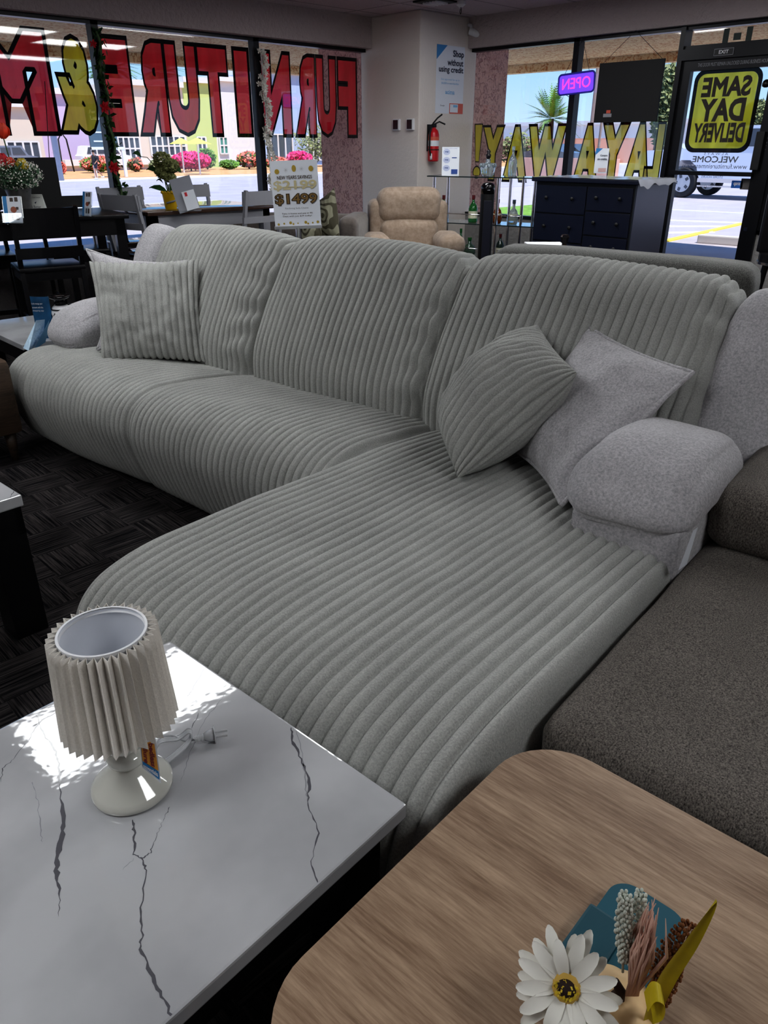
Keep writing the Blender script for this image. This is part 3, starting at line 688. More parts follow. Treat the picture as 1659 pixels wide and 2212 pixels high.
facade('white_building', 'white walled building right of the lime one', 'building', BY, (468, 178, 562), M['bwhite'], [(472, 296, 492, 332, M['tealwin'], 2, 2)])
facade('blue_building', 'pale blue sided building seen right of the white garland', 'building', BY, (562, 170, 900), M['bblue'], [(582, 290, 632, 346, M['darkwin'], 3, 1), (662, 292, 700, 345, M['darkwin'], 3, 2)])
facade('low_garden_wall', 'low pale garden wall behind the flower beds across the road', 'wall', 44.5, (128, 357, 330), M['concrete'], depth=.25)
# shrubs
def shrub(px0, px1, ytop, ybot, Y, leafm, label, fl=None, name='flowering_shrub', nl=1300, nf=300, seed=0):
    a = onY(px0, ytop, Y); b = onY(px1, ybot, Y); z0 = GZ+.14; h = a.z-z0; w = b.x-a.x
    t = thing(name, label, 'shrub', ((a.x+b.x)/2, Y, z0))
    MB().tube([(0, 0, 0), (0, 0, h*.5)], [.05, .03], 6).tube([(0, 0, h*.1), (w*.2, 0, h*.6)], [.04, .02], 6).tube([(0, 0, h*.1), (-w*.2, 0, h*.6)], [.04, .02], 6).build('stem', M['walnut'], t)
    MB().leaves((0, 0, h*.52), (w*.5, w*.4, h*.46), nl, .10, seed, .3).build('foliage', leafm, t)
    if fl: MB().leaves((0, -.1, h*.58), (w*.52, w*.42, h*.46), nf, .095, seed+9, .8, .9).build('blossom', fl, t)
    return t
shrub(122, 142, 352, 385, 40, M['leafp'], 'small orange flowered shrub at the foot of the street pole', M['coral'], seed=1)
shrub(170, 250, 338, 380, 41, M['leafp'], 'loose green shrub with coral flowers behind the walking person', M['coral'], seed=2)
shrub(275, 308, 341, 372, 41, M['leafo'], 'small round olive shrub beside the street sign', M['coral'], nf=60, seed=3)
shrub(322, 352, 345, 372, 41, M['leafo'], 'low olive shrub hidden partly by the potted hydrangea', seed=4)
shrub(372, 450, 330, 375, 40, M['leafp'], 'big magenta bougainvillea shrub across the road', M['magenta'], nl=500, nf=1900, seed=5)
shrub(425, 468, 318, 372, 42, M['leafp'], 'tall yellow green shrub just right of the magenta one', seed=6)
shrub(474, 515, 345, 372, 41, M['leafp'], 'low green shrub right of the tall yellow green one', seed=7)
shrub(512, 562, 328, 374, 41, M['leafp'], 'green shrub with coral flowers left of the white garland', M['coral'], seed=8)
shrub(575, 618, 340, 380, 40, M['leafp'], 'coral flowered shrub right behind the price sign', M['coral'], nf=450, seed=10)
shrub(620, 668, 328, 376, 41, M['leafp'], 'pink flowered shrub showing above the price sign', M['magenta'], nl=500, nf=1000, seed=11)
shrub(640, 760, 255, 300, 42.6, M['leafo'], 'olive tree crown behind the blue building front', name='olive_tree', nl=2600, seed=12)
# umbrellas
def umbrella(px, ytop, ybase, hw, Y, label):
    a = onY(px, ytop, Y); e = onY(px-hw, ybase, Y); r = a.x-e.x; t = thing('patio_umbrella', label, 'umbrella', (a.x, Y, GZ+.1), 0, 'yellow patio umbrellas')
    MB().cyl((0, 0, 0), .04, a.z-GZ-.1, 10).build('pole', M['white'], t)
    z1 = a.z-GZ-.1; z0 = e.z-GZ-.1
    MB().tube([(0, 0, z0), (0, 0, z1)], [r, .03], 8).build('canopy', mat('lime_yellow_canvas', (226, 240, 96), .8), t)
umbrella(390, 298, 311, 22, 38, 'lime yellow patio umbrella, left of the pair across the road')
umbrella(425, 298, 311, 26, 34.8+.2, 'lime yellow patio umbrella, right of the pair across the road')
# street furniture
p = onY(133, 396, 33.5)
t = thing('street_pole', 'tall grey blue street pole across the road', 'pole', (p.x, 33.5, GZ))
MB().tube([(0, 0, 0), (0, 0, 8.5)], [.13, .09], 12).build('shaft', mat('grey_blue_metal', (148, 156, 180), .6), t, True)
p = onY(265, 392, 34.8); w = .9
t = thing('street_sign', 'grey blue roadside sign board on white posts', 'sign', (p.x, 34.8, GZ))
MB().box((-1.25, -.05, 1.35), (.0, .05, 3.0)).build('board', mat('slate_sign', (84, 104, 118), .5), t)
MB().box((.15, -.05, 0), (.27, .05, 1.35)).box((-1.25, -.05, 0), (-1.15, .05, 1.35)).box((-1.25, -.06, 1.25), (.27, .06, 1.36)).build('post', M['white'], t)
m = MB(); addtext(m, 'For', -1.1, 2.65, .3, .14, T=Tr(0, -.06, 0) @ PLY, bold=.03); addtext(m, 'Lease', -1.1, 2.4, .5, .16, T=Tr(0, -.06, 0) @ PLY, bold=.03); m.box((-1.1, -.065, 1.9), (-.3, -.055, 1.96)); m.box((-1.1, -.065, 1.55), (-.3, -.055, 1.61)); m.build('sign_lettering', M['paper'], t)
# bike rack
p = onY(146, 354, 43.5)
t = thing('bike_rack', 'thin dark looped bicycle rack in front of the lilac wall', 'bike rack', (p.x, 43.5, GZ+.1))
MB().tube([(-.5, 0, .3), (-.45, 0, .5), (-.3, 0, .35), (-.28, 0, 1.6), (-.05, 0, 1.9), (.15, 0, 1.6), (.3, 0, 0)], .04, 6).build('tube', M['blackm'], t, True)
# vehicles
def vehicle(name, label, loc, rz, L, H, W, prof, wins, paint, wheels, wr, group=None, cat='car'):
    t = thing(name, label, cat, loc, rz, group)
    T = Tr(0, W/2, 0) @ Rx(PI/2)
    MB().prism([(x*L, z*H) for x, z in prof], W, T=T).build('body', paint, t)
    g = MB()
    for w in wins:
        g.prism([(x*L, z*H) for x, z in w], .02, T=Tr(0, -W/2+.0, 0) @ Rx(PI/2)); g.prism([(x*L, z*H) for x, z in w], .02, T=Tr(0, W/2+.02, 0) @ Rx(PI/2))
    g.build('side_windows', M['darkwin'], t)
    for x in wheels:
        for s in (-1, 1):
            wh = MB(Tr(x*L, s*(W/2-.08), wr) @ Rx(PI/2)).lathe([(wr*.61, -.11), (wr*.93, -.12), (wr, -.08), (wr, .08), (wr*.93, .12), (wr*.6, .11)], n=28).build('wheel', mat('tyre_rubber', (36, 36, 40), .8), t, 'auto')
            rim = MB(Tr(x*L, s*(W/2-.08), wr) @ Rx(PI/2)).lathe([(wr*.62, -.118), (wr*.62, .118)], n=28)
            rim.build('rim', mat('silver_rim', (190, 192, 200), .3, metal=.6), wh, 'auto')
            sp = MB(Tr(x*L, s*(W/2-.08), wr) @ Rx(PI/2))
            for k in range(5):
                for zz in (.119, -.124):
                    a = 2*PI*(k+.5)/5; sp.box((wr*.32, -wr*.1, zz), (wr*.55, wr*.1, zz+.005), T=Rz(a))
            sp.build('rim_openings', M['darkwin'], wh)
    return t
suv = [(0, .2), (0, .55), (.04, .62), (.09, .97), (.14, 1), (.70, 1), (.80, .62), (.97, .55), (1, .45), (1, .2)]
suvw = [[(.08, .64), (.12, .93), (.27, .93), (.27, .64)], [(.30, .64), (.30, .93), (.48, .93), (.48, .64)], [(.51, .64), (.51, .93), (.67, .93), (.75, .64)]]
p = onY(173, 352, 45)
vehicle('white_suv', 'white boxy car parked in front of the lilac building', (p.x, 45, GZ+.25), 0, 2.9, 1.15, 1.1, suv, suvw, mat('white_car_paint', (232, 232, 238), .25, coat=.5), (.19, .8), .21)
p = onY(2, 350, 44.5)
vehicle('grey_suv', 'blue grey car parked by the far left storefront', (p.x-.9, 44.5, GZ+.25), 0, 2.7, 1.15, 1.1, suv, suvw, mat('grey_blue_car_paint', (120, 130, 150), .25, coat=.5), (.19, .8), .21)
# pickup outside the door, running along -Y from its front left
p = onX(1404, 436, 23.6)
tp = [(0, .28), (0, .66), (.30, .70), (.36, .72), (.46, .99), (.70, 1), (.74, .70), (1, .70), (1, .3), (.9, .3), (.86, .45), (.79, .45), (.75, .3), (.30, .26), (.275, .44), (.24, .53), (.19, .53), (.155, .44), (.13, .28)]
tw = [[(.40, .72), (.475, .95), (.565, .95), (.565, .72)], [(.585, .72), (.585, .95), (.68, .95), (.70, .72)]]
t = vehicle('pickup_truck', 'white pickup truck parked in the lot outside the door', (24.6, p.y+.35, GZ), -PI/2, 6.0, 1.95, 1.95, tp, tw, mat('white_truck_paint', (222, 226, 240), .25, coat=.5), (.215, .825), .42, cat='truck')
MB().box((1.75, -.99, .45), (4.3, -.9, .56)).box((1.8, -1.06, .33), (4.2, -.92, .37)).build('running_board', M['chrome'], t)
# right side background
def facadeX(name, label, cat, X, ry, m_, depth=6, fascia=True):
    p = onX(ry[0], ry[1], X); q = onX(ry[2], ry[1], X); cy = (p.y+q.y)/2
    t = thing(name, label, cat, (X, cy, GZ))
    MB().box((0, q.y-cy, 0), (depth, p.y-cy, p.z-GZ)).build('wall', m_, t)
    if fascia: MB().box((-.2, q.y-cy-.1, p.z-GZ), (depth+.1, p.y-cy+.1, p.z-GZ+.35)).build('roof_fascia', M['bwhite'], t)
    return t
facadeX('long_white_building', 'long low white building under the sky beyond the parking lot', 'building', 75, (1040, 274, 1700), M['bwhite'], 10)
facadeX('pink_low_wall', 'low salmon coloured block building behind the parked cars', 'building', 60, (1085, 300, 1420), M['palepink'], 1.5, False)
facadeX('brick_planter_wall', 'long low salmon brick wall across the lot', 'wall', 34, (1095, 340, 1330), M['palepink'], .4, False)
coupe = [(0, .2), (0, .6), (.05, .66), (.2, .72), (.34, 1), (.62, 1), (.8, .7), (.97, .62), (1, .45), (1, .2)]
cw = [[(.25, .72), (.35, .94), (.47, .94), (.47, .72)], [(.5, .72), (.5, .94), (.61, .94), (.73, .72)]]
for px, col, lb, nm in ((1142, (80, 86, 100), 'dark grey car parked beyond the yellow lettering, left one', 'parked_car'), (1184, (60, 58, 62), 'black car parked beyond the yellow lettering, right one', 'parked_car'), (1395, (200, 204, 214), 'silver car parked between the black board and the door', 'parked_car')):
    p = onX(px, 345, 50 if px != 1184 else 53)
    vehicle(nm, lb, (p.x, p.y, GZ), -PI/2, 4.0, 1.5, 1.8, coupe, cw, mat('paint_%d' % px, col, .25, coat=.5), (.19, .8), .33, group='cars in the far lot')
def palm(px, ytop, ybase, X, label, s=1.0, trunk=True, plane='X'):
    p = onX(px, ytop, X) if plane == 'X' else onY(px, ytop, X)
    t = thing('palm_tree', label, 'tree', (p.x, p.y, GZ)); h = p.z-GZ
    MB().tube([(0, 0, 0), (.1, 0, h*.5), (0, 0, h*.96)], [.28*s, .22*s, .2*s], 10).build('trunk', M['walnut'], t, True)
    m = MB(); R = random.Random(px)
    for k in range(64):
        a = R.uniform(0, 2*PI); el = R.uniform(-.5, 1.4); L_ = 2.6*s*R.uniform(.8, 1.1); d = Vector((math.cos(a)*math.cos(el), math.sin(a)*math.cos(el), math.sin(el))); sd_ = Vector((-math.sin(a), math.cos(a), 0)); c0 = Vector((0, 0, h*.97))
        p1 = c0+d*L_*.5; p2 = c0+d*L_-Vector((0, 0, .5*s*max(0, 1-el)))
        f = lambda u: c0.lerp(p1, u*2) if u < .5 else p1.lerp(p2, u*2-1)
        for q in range(14):
            c1 = f(.08+q*.065); c2 = f(.14+q*.065); ww = .34*s*math.sin(PI*min(1, .18+q*.06))
            for sg in (-1, 1):
                tip = c1+sd_*sg*ww+d*.3*s-Vector((0, 0, .08*s)); m.add([c1, c2, tip], [(0, 1, 2)])
    m.build('fronds', M['leafp'], t); return t
palm(1192, 252, 272, 60, 'palm tree above the white building roof left of the window post', 1.0)
for px, py in ((345, 150), (465, 158), (232, 140)): palm(px, py, 200, 70, {345: 'palm crown seen through the red letter T, left one', 465: 'palm crown seen through the lettering near the white garland', 232: 'palm crown seen through the red letter E'}[px], 1.3, plane='Y')
# light poles and tree by the door
for px, X, lb, r, h in ((1272, 48, 'tall thin brown utility pole behind the OPEN sign', .14, 14), (1292, 55, 'slender grey street lamp with curved arm by the black board', .1, 8)):
    p = onX(px, 330, X); t = thing('utility_pole', lb, 'pole', (X, p.y, GZ)); MB().tube([(0, 0, 0), (0, 0, h*.93)], [r, r*.7], 8).build('shaft', mat('weathered_pole', (150, 130, 120), .8), t)
    if px == 1292: MB().tube([(0, 0, h*.9), (0, -.3, h), (0, -2, h*1.08)], .07, 6).build('lamp_arm', M['greyw'], t)
    else: MB().box((-.1, -.9, h*.84), (.1, .9, h*.86)).build('cross_arm', M['walnut'], t)
def tree(px, ytop, ybot, hw, X, label, seed):
    a = onX(px, ytop, X); b = onX(px, ybot, X); c = onX(px+hw, ytop, X); r = abs(c.y-a.y)
    t = thing('street_tree', label, 'tree', (X, a.y, GZ)); h = a.z-GZ
    MB().tube([(0, 0, 0), (.2, .1, h*.4), (0, 0, h*.8)], [.3, .2, .08], 8).tube([(.1, .1, h*.3), (0, r*.4, h*.6)], [.15, .06], 6).build('trunk', M['walnut'], t)
    zb = b.z-GZ; MB().leaves((0, 0, (h+zb)/2), (r, r, (h-zb)/2), 4500, .13, seed, .25).build('foliage', M['leafo'], t)
tree(1450, 135, 320, 24, 30, 'tall loose tree between the black board and the door frame', 4)
tree(1640, 215, 300, 30, 45, 'pale tree behind the door glass beside the yellow sign', 5)
for px, lb in ((1100, 'low green shrub behind the yellow lettering, left one'), (1125, 'low green shrub behind the yellow lettering, right one')):
    p = onX(px, 330, 55 if px < 1110 else 52); t = thing('hedge_shrub', lb, 'shrub', (p.x, p.y, GZ)); MB().leaves((0, 0, 1.1), (1.1, .8, 1.2), 420, .2, px, .4).build('foliage', M['leafo'], t)
# walking person across the road
def person(px, py, Y, label, scale=1.0):
    p = onY(px, py, Y)
    t = thing('person', label, 'person', (p.x, Y, GZ+.13))
    t.scale = (scale,)*3
    def skin(name, verts, edges, radii, m_, sub=2):
        me = bpy.data.meshes.new(name); me.from_pydata(verts, edges, []); ob = bpy.data.objects.new(name, me); C.objects.link(ob); ob.parent = t
        md = ob.modifiers.new('s', 'SKIN'); 
        for i, r in enumerate(radii): me.skin_vertices[0].data[i].radius = (r, r)
        me.skin_vertices[0].data[0].use_root = True
        ob.modifiers.new('ss', 'SUBSURF').levels = sub; ob.modifiers['ss'].render_levels = sub
        me.materials.append(m_); return ob
    V = [(0, 0, .93), (-.02, 0, 1.15), (-.02, 0, 1.38), (-.02, 0, 1.50), (-.03, 0, 1.62), (-.03, 0, 1.70),
         (0, -.1, .88), (-.12, -.1, .5), (-.06, -.1, .08), (-.16, -.1, .03),
         (0, .1, .88), (.13, .1, .52), (.42, .1, .25), (.40, .1, .12),
         (-.02, -.18, 1.40), (.08, -.22, 1.15), (-.10, -.22, .98), (-.14, -.22, .92),
         (-.02, .18, 1.40), (.02, .24, 1.15), (-.14, .24, 1.05), (-.2, .24, 1.0)]
    E_ = [(0, 1), (1, 2), (2, 3), (3, 4), (4, 5), (0, 6), (6, 7), (7, 8), (8, 9), (0, 10), (10, 11), (11, 12), (12, 13), (2, 14), (14, 15), (15, 16), (16, 17), (2, 18), (18, 19), (19, 20), (20, 21)]
    Rr = [.14, .13, .15, .05, .09, .07, .09, .06, .04, .035, .09, .06, .04, .035, .055, .04, .03, .03, .055, .04, .03, .03]
    body = MB
    me = bpy.data.meshes.new('body'); me.from_pydata(V, E_, []); ob = bpy.data.objects.new('body', me); C.objects.link(ob); ob.parent = t
    ob.modifiers.new('s', 'SKIN')
    for i, r in enumerate(Rr): me.skin_vertices[0].data[i].radius = (r, r)
    me.skin_vertices[0].data[0].use_root = True
    sb = ob.modifiers.new('ss', 'SUBSURF'); sb.levels = 2; sb.render_levels = 2
    me.materials.append(mat('skin_tone', (176, 126, 104), .6))
    MB().tube([(0, 0, .98), (-.02, 0, 1.12), (-.02, 0, 1.30), (-.02, 0, 1.46), (-.02, 0, 1.49)], [.165, .16, .185, .14, .07], 16).tube([(-.02, -.14, 1.42), (.06, -.22, 1.2)], [.08, .065], 10).tube([(-.02, .14, 1.42), (.02, .24, 1.2)], [.08, .065], 10).build('shirt', mat('black_shirt', (36, 36, 44), .8), t, True)
    MB().tube([(0, 0, 1.02), (0, 0, .88)], [.168, .17], 16).tube([(0, -.1, .92), (-.07, -.1, .66)], [.11, .09], 12).tube([(0, .1, .92), (.08, .1, .68)], [.11, .09], 12).build('shorts', mat('dark_shorts', (44, 46, 60), .8), t, True)
    MB().ell((-.02, 0, 1.70), (.105, .1, .09)).build('hair', mat('dark_hair', (40, 30, 26), .8), t, True)
    for (x, y, z) in ((-.12, -.1, .04), (.44, .1, .12)): MB().ell((x, y, z), (.13, .05, .05), e=.8).build('shoe', M['white'], t, True)
    MB().box((.1, -.14, 1.08), (.27, .14, 1.42), b=.05).build('backpack', mat('dark_backpack', (50, 50, 58), .8), t, True)
person(212, 396, 33.6, 'person in black shirt and shorts with backpack walking across the road', .63)
# ------------------------------------------------------------------ sectional sofa, local x = along the seats, local y = toward the back
SO = Vector((1.967, 2.77, 0)); SR = math.radians(-84)
sofa = thing('sectional_sofa', 'large pale grey ribbed plush reclining sectional sofa with chaise in the middle of the shop', 'sofa', SO, SR)
def W(s, d, z):
    a = math.radians(6); return Vector((SO.x+s*math.sin(a)-d*math.cos(a), SO.y-s*math.cos(a)-d*math.sin(a), z))
def catmull(P, n=14):
    out = []; P = [P[0]]+list(P)+[P[-1]]
    for i in range(1, len(P)-2):
        for k in range(n):
            t = k/n; q = []
            for c in range(len(P[0])):
                p0, p1, p2, p3 = (P[i-1][c], P[i][c], P[i+1][c], P[i+2][c])
                q.append(.5*((2*p1)+(-p0+p2)*t+(2*p0-5*p1+4*p2-p3)*t*t+(-p0+3*p1-3*p2+p3)*t**3))
            out.append(tuple(q))
    out.append(tuple(P[-2])); return out
def resample(P, step):
    L_ = [0]
    for a, b in zip(P, P[1:]): L_.append(L_[-1]+math.dist(a, b))
    n = max(2, int(L_[-1]/step)); out = []; j = 0
    for i in range(n+1):
        t = L_[-1]*i/n
        while j < len(L_)-2 and L_[j+1] < t: j += 1
        f = (t-L_[j])/max(1e-9, L_[j+1]-L_[j]); out.append(tuple(a+(b-a)*f for a, b in zip(P[j], P[j+1])))
    return out, L_[-1]
PITCH = .0335
def rib(x, a=.0175):
    u = ((x/PITCH) % 1)*2-1; return a*(math.sqrt(max(0, 1-abs(u)**2.1))-.45)
def ribpad(path, s0, s1, name, parent, er=(.09, .09), bulge=.02, side=.12, seed=0, ribs=True, step=.014, cornerend=(0, 0), wr=.006, crumple=(0, 0), flip=1, mat_=None, warp=.006, lowcut=None):
    """path: (d,z) points; swept along s; pillowy edges; ribs run along the path"""
    P, Lp = resample(catmull(path), step); n = len(P); nrm = []
    for i in range(n):
        a = P[max(0, i-1)]; b = P[min(n-1, i+1)]; tx, tz = b[0]-a[0], b[1]-a[1]; l = math.hypot(tx, tz); nrm.append((-tz/l*flip, tx/l*flip))
    Wd = s1-s0; cols = []; ds = PITCH/11
    ns = int(Wd/ds); xs = [Wd*i/ns for i in range(ns+1)]
    pre = [(0, -side*(1-k/3)) for k in range(3)]; post = [(Wd, -side*(k+1)/3) for k in range(3)]
    allc = [(x, o, 1) for x, o in pre]+[(x, 0, 0) for x in xs]+[(x, o, 1) for x, o in post]
    vs = []; fs = []
    for (x, off, ed) in allc:
        # pillow edge
        e = 0
        if x < er[0]: k = 1-x/er[0]; e = -er[0]*(1-math.sqrt(max(0, 1-k*k)))*.75
        if x > Wd-er[1]: k = 1-(Wd-x)/er[1]; e = -er[1]*(1-math.sqrt(max(0, 1-k*k)))*.75
        u = x/Wd; bl = bulge*math.sin(PI*min(1, max(0, u)))**.6
        c0 = cornerend[0]*max(0, 1-x/max(.001, cornerend[0]*1.4))**1.6 if cornerend[0] else 0
        c1 = cornerend[1]*max(0, 1-(Wd-x)/max(.001, cornerend[1]*1.4))**1.6 if cornerend[1] else 0
        cut = c0+c1
        for i in range(n):
            tt = i/(n-1)*(Lp-cut); fi = tt/Lp*(n-1); j = min(n-2, int(fi)); f = fi-j
            d_ = P[j][0]+(P[j+1][0]-P[j][0])*f; z_ = P[j][1]+(P[j+1][1]-P[j][1])*f
            nx = nrm[j][0]*(1-f)+nrm[j+1][0]*f; nz = nrm[j][1]*(1-f)+nrm[j+1][1]*f
            nv = mnoise.noise(Vector((s0+x, tt*1.2, seed))*2.3); nv2 = mnoise.noise(Vector(((s0+x)*3, tt*4, seed+5))*1.7)
            o = e+off+bl+wr*nv+wr*.6*nv2
            xx = x+warp*mnoise.noise(Vector((x*1.5, tt*2.0, seed+11)))
            if ribs: o += rib(xx)*(1-.6*ed)
            # crumpled seams
            for side_i, cw in enumerate(crumple):
                if cw:
                    q = (x if side_i == 0 else Wd-x)/cw
                    if q < 1: o += (1-q)*.012*mnoise.noise(Vector((x*14, tt*16, seed+3)))+(1-q)*.010*math.sin(tt*46+3*mnoise.noise(Vector((x*8, tt*3, seed))))
            end = min(1, tt/.03) if True else 1
            vs.append((s0+x, -(d_+nx*o), z_+nz*o))
    m = len(allc)
    for i in range(m-1):
        for k in range(n-1): fs.append((i*n+k, i*n+k+1, (i+1)*n+k+1, (i+1)*n+k))
    o = MB().add(vs, fs).build(name, mat_ or M['plush'], parent, True)
    return o
BD = -84
# backs: from crease up the front, over the top, down behind. normal must point forward/up
def backpath(z0=.36, lean=.33, top=1.0):
    return [(.03, z0), (.045, .47), (.03, .58), (-.05, .74), (-.13, .86), (-.20, .955), (-.285, top), (-.38, top-.02), (-.44, top-.13), (-.46, .6)]
bp_ = backpath()
ribpad(bp_, flip=-1, s0=-1.04, s1=-.10, name='back_cushion', parent=sofa, seed=1, bulge=.03, er=(.10, .09), crumple=(0, .22))
ribpad(bp_, flip=-1, s0=-.11, s1=.88, name='back_cushion', parent=sofa, seed=2, bulge=.03, er=(.09, .09), crumple=(0, .17))
ribpad(bp_, flip=-1, s0=.87, s1=1.88, name='back_cushion', parent=sofa, seed=3, bulge=.035, er=(.09, .12), crumple=(0, .20))
def seatpath(front, zt, zb=.07, back=.10):
    return [(-back, .40), (.02, .425), (.2, .455), (front-.22, zt), (front-.10, zt-.012), (front-.02, zt-.06), (front+.015, zt-.14), (front+.01, .26), (front-.02, .16), (front-.07, zb), (front-.16, zb-.015)]
ribpad(seatpath(.66, .475), -1.245, -.15, 'seat_cushion', sofa, seed=4, er=(.075, .05), bulge=.012, cornerend=(.16, .03), side=.2)
ribpad(seatpath(.66, .475), -.155, .96, 'seat_cushion', sofa, seed=5, er=(.05, .05), bulge=.012, cornerend=(.03, 0), side=.15)
ribpad([(-.1, .40), (.02, .425), (.3, .455), (.8, .47), (1.2, .475), (1.42, .458), (1.52, .405), (1.567, .31), (1.575, .22), (1.555, .14), (1.50, .07), (1.40, .05)], .95, 2.06, 'chaise_cushion', sofa, seed=6, er=(.07, .06), bulge=.01, side=.26, cornerend=(.06, .05))
# frames under the cushions
def fb(name, lo, hi, b=.03, m=None): return MB().box((lo[0], -hi[1], lo[2]), (hi[0], -lo[1], hi[2]), b=b).build(name, m or M['chenille'], sofa, 'auto')
fb('base_frame', (-1.2, -.5, .06), (.97, .52, .34)); fb('chaise_frame', (.99, -.5, .06), (2.03, 1.36, .36))
fb('back_frame', (-1.1, -.47, .2), (1.86, -.2, .9), .08)
for s_, d_ in ((-1.1, .4), (-1.1, -.4), (.0, .42), (1.1, 1.25), (1.95, 1.25), (1.95, -.4)): MB().cyl((s_, -d_, 0), .025, .07, 12).build('foot', M['blackm'], sofa)
# arms
def cushmb(lo, hi, r, seed=0, amp=.006, nn=30):
    bm = bmesh.new(); bmesh.ops.create_cube(bm, size=1)
    bmesh.ops.subdivide_edges(bm, edges=bm.edges[:], cuts=nn, use_grid_fill=True)
    c = Vector([(a+b)/2 for a, b in zip(lo, hi)]); h = Vector([(b-a)/2 for a, b in zip(lo, hi)])
    for v in bm.verts:
        p = Vector((v.co.x*2*h.x, v.co.y*2*h.y, v.co.z*2*h.z)); q = Vector([max(-(hh-r), min(hh-r, x)) for x, hh in zip(p, h)]); d = p-q
        if d.length > 0: p = q+d.normalized()*r
        n_ = (d.normalized() if d.length else Vector((0, 0, 1)))
        bl = (1-(p.x/h.x)**2)*(1-(p.y/h.y)**2) if abs(p.z) > h.z*.9 else 0
        p += n_*(amp*mnoise.noise((p+Vector((seed, 0, 0)))*4)+bl*.012)
        v.co = p+c
    bm.verts.index_update(); mb = MB(); mb.add([tuple(v.co) for v in bm.verts], [tuple(v.index for v in f.verts) for f in bm.faces]); bm.free(); return mb
def puff(c, r, e=.62, seam=.0, seed=0, amp=.012, n=64, m=40):
    def fn(v):
        k = mnoise.noise(Vector((v.x*5+seed, v.y*5, v.z*5)))*amp+mnoise.noise(Vector((v.x*18+seed, v.y*9, v.z*18)))*amp*.35
        l = v.length or 1; v = v*(1+k/l)
        if seam and abs(v.z-seam) < .012: v = Vector((v.x*.985, v.y*.985, v.z))
        return v
    return MB().ell(c, r, n, m, e, fn=fn)
for (s0, s1, d0, d1, z0, z1, sd_) in ((1.74, 2.09, .08, .57, .495, .675, 1), (-1.29, -.99, -.10, .42, .465, .635, 2)):
    mb = cushmb((s0, -d1, z0), (s1, -d0, z1), .095, sd_*7, .012, 44); c = Vector(((s0+s1)/2, -(d0+d1)/2, (z0+z1)/2)); vs = []
    for v in mb.v:
        f = max(0, (-v.y-d0)/(d1-d0)); f2 = max(0, (f-.55)/.45)
        q = Vector((v.x, v.y, v.z+(.018*math.sin(PI*min(1, f*1.1))-.05*f2*f2)*(.2+.8*max(0, min(1, (v.z-z0)/(z1-z0))))))
        q.z += .004*math.sin(v.x*70+2*mnoise.noise(v*5))*f2*(1-f2)*2*(1 if v.z > c.z else 0)
        q = c+(q-c)*(1-.022*math.exp(-((v.z-c.z+.035)/.010)**2))
        vs.append(q)
    mb.v = vs; mb.build('armrest', M['chenille'], sofa, True)
fb('arm_panel', (1.77, -.45, .1), (2.07, .55, .555), .035); fb('arm_panel', (-1.24, -.45, .1), (-1.0, .36, .52), .04)
# wing panels beside the backs
for s0, s1 in ((1.87, 2.10), (-1.25, -1.08)):
    mb = puff((0, 0, 0), ((s1-s0)/2+.02, .15, .36), .55, seed=s0*9)
    T = Tr((s0+s1)/2, .22, .66) @ Rx(-.40); mb.v = [T @ v for v in mb.v]; mb.build('back_wing', M['chenille'], sofa, True)
# hanging paper tags
p = W(2.10, .50, .55)
t_ = MB(); t_.add([(2.085, -.58, .47), (2.095, -.56, .575), (2.10, -.545, .58), (2.095, -.555, .48)], [(0, 1, 2, 3)]); t_.build('care_label', M['paper'], sofa)
foil = mat('crinkled_blue_foil', (190, 216, 236), .25, metal=.1, bump=1.5, bscale=30)
q = [onZ(97, 690, .58), onZ(78, 692, .59), onZ(50, 752, .47), onZ(62, 758, .46), onZ(88, 740, .47), onZ(95, 715, .52)]
t = thing('hang_tag', 'crinkled silver blue plastic hang tag at the left arm of the ribbed sofa', 'tag', tuple(q[2]))
MB().add([v-q[2] for v in q], [tuple(range(6))]).build('plastic_sheet', foil, t)
MB().add([v-q[2]+Vector((.02, -.01, 0)) for v in (q[0], q[5], q[4], q[3])], [(0, 1, 2, 3)]).build('paper_sheet', M['ltblue'], t)

